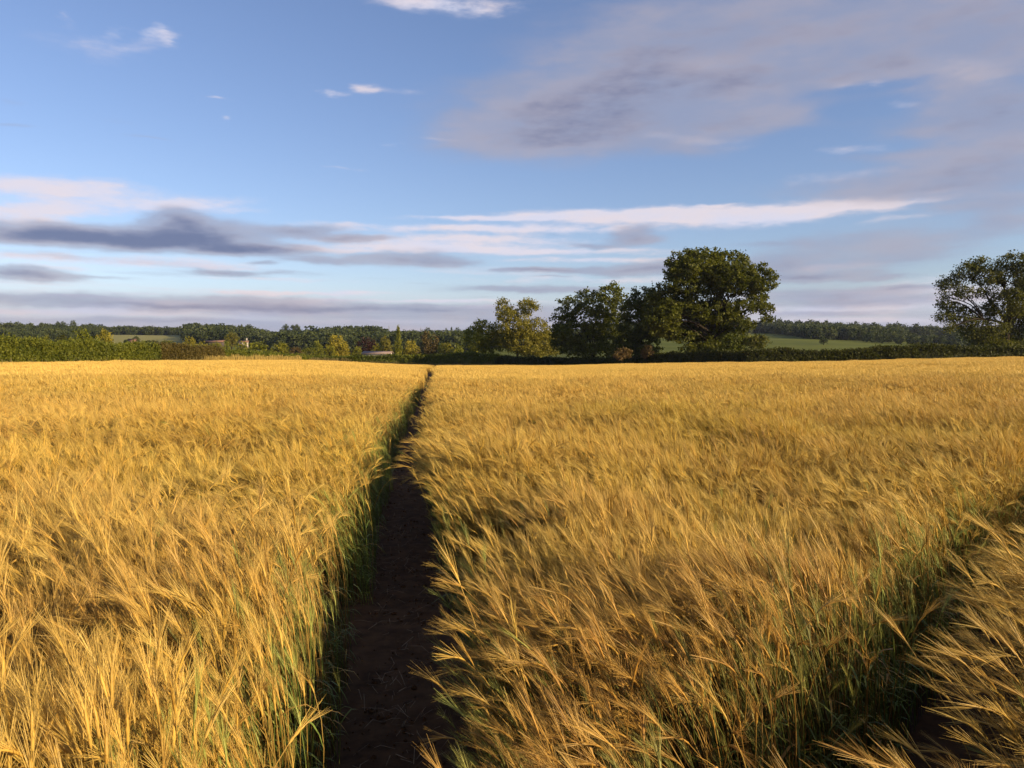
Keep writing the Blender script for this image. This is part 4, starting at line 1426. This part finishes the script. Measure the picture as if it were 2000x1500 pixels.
# grass along the field's edge and straw on the trodden earth
def grass_strip(name, label, poly, width, h0, h1, dens, mat, seed, ends=True):
    r = np.random.default_rng(seed)
    P = resample(poly, 0.25)
    n = int(len(P) * 0.25 * width * dens)
    i = r.integers(0, len(P) - 1, n)
    b = P[i] + (P[i + 1] - P[i]) * r.random((n, 1)) + r.uniform(-width / 2, width / 2, (n, 2))
    b = np.concatenate([b, ground_z(b[:, 0], b[:, 1])[:, None]], 1)
    h = r.uniform(h0, h1, n) * (0.7 + 0.6 * fbm(b[:, 0] * 0.6, b[:, 1] * 0.6, seed))
    an = r.uniform(0, 6.28, n)
    sd = np.stack([np.cos(an), np.sin(an), 0 * an], 1) * 0.02
    tip = b + np.stack([r.normal(0, .14, n) - 0.06, r.normal(0, .14, n), h], 1)
    midp = (b + tip) / 2 + np.array([0.03, 0, 0.04])
    V = np.stack([b - sd, b + sd, midp + sd, midp - sd, tip + sd * .9, tip - sd * .9], 1).reshape(-1, 3)
    k = np.arange(n)[:, None] * 6
    Q = np.concatenate([k + np.array([[0, 1, 2, 3]]), k + np.array([[3, 2, 4, 5]])])
    var = np.repeat(np.clip(.5 + r.normal(0, .25, n), 0, 1), 6)
    return setting(link(name, np_mesh(name, V, [Q], mat, False, {'var': var})), 'stuff', label, 'grass')


grass_strip('dry_grass', 'strip of tall dry yellow grass along the left edge of the field', [(-43.4, 112), (-43.2, 128), (-42.6, 158)], 1.2, 1.1, 1.75, 70, M_DRY, 61)
grass_strip('verge_grass', 'greyish seeding grass along the far end of the barley', [(-42, 164), (-36, 168.5), (-20, 170.6), (-4, 171.6)], 1.2, 0.9, 1.5, 60, M_VERGE, 62)
grass_strip('hedge_bottom_grass', 'thin dry grass at the foot of the tall left hedge', [(-44.3, 50), (-44, 100), (-43.8, 112)], 0.6, 0.7, 1.25, 26, M_VERGE, 63)


def litter():
    r = np.random.default_rng(71)
    g = Geo()
    for k in range(900):
        y = 1.6 + 14 * r.random() ** 1.6
        x = float(path_x(y)) + r.normal(0, 0.16)
        if r.random() < 0.15:
            s = r.uniform(-1, 4); x = 0.54 + s * _u[0] + r.normal(0, .14); y = 1.29 + s * _u[1] + r.normal(0, .14)
        z = gz(x, y) + 0.035
        a = r.uniform(0, 6.28); L_ = r.uniform(0.03, 0.16)
        d = np.array([math.cos(a), math.sin(a), r.normal(0, .12)])
        c = np.array([x, y, z])
        bend = r.normal(0, .02, 3)
        g.strip([c - d * L_ / 2, c + bend + np.array([0, 0, .008]), c + d * L_ / 2], (.003, .0032, .0015), np.array([-d[1], d[0], 0.3]), r.random())
    setting(link('straw_litter', g.mesh('straw_litter', M_STRAW)), 'stuff', 'broken straw lying on the trodden earth', 'straw')
    g = Geo()
    for k in range(1100):
        y = 1.6 + 12 * r.random() ** 1.5
        x = float(path_x(y)) + r.normal(0, 0.17)
        z = gz(x, y) + 0.026
        s = r.uniform(0.003, 0.006) + 0.010 * r.random() ** 6
        n1, n2 = 6, 4
        V = []
        for i in range(n2):
            ph = math.pi * (i + .5) / n2
            for j in range(n1):
                th = 2 * math.pi * j / n1
                q = s * r.uniform(.7, 1.25)
                V.append((x + q * math.sin(ph) * math.cos(th) * 1.2, y + q * math.sin(ph) * math.sin(th), z + q * .75 * math.cos(ph)))
        Q = [(i * n1 + j, i * n1 + (j + 1) % n1, (i + 1) * n1 + (j + 1) % n1, (i + 1) * n1 + j) for i in range(n2 - 1) for j in range(n1)]
        Q += [(0, 1, 2, 3), (0, 3, 4, 5)]
        g.put(V, Q, 0.0)
    setting(link('soil_crumbs', g.mesh('soil_crumbs', M_CLOD)), 'stuff', 'small crumbs of dry soil on the footpath', 'soil')


litter()


# evening air
def build_haze():
    g = Geo()
    g.box((0, 500, 26), (3400, 2000, 76))
    m, n, out = new_mat('haze')
    v = n.add('ShaderNodeVolumePrincipled')
    v.inputs['Color'].default_value = (0.72, 0.80, 1.0, 1)
    v.inputs['Density'].default_value = 0.00006
    v.inputs['Anisotropy'].default_value = 0.2
    n.nt.links.new(v.outputs[0], out.inputs['Volume'])
    setting(link('haze', g.mesh('haze', m)), 'stuff', 'thin blue evening haze over the valley', 'haze')


build_haze()
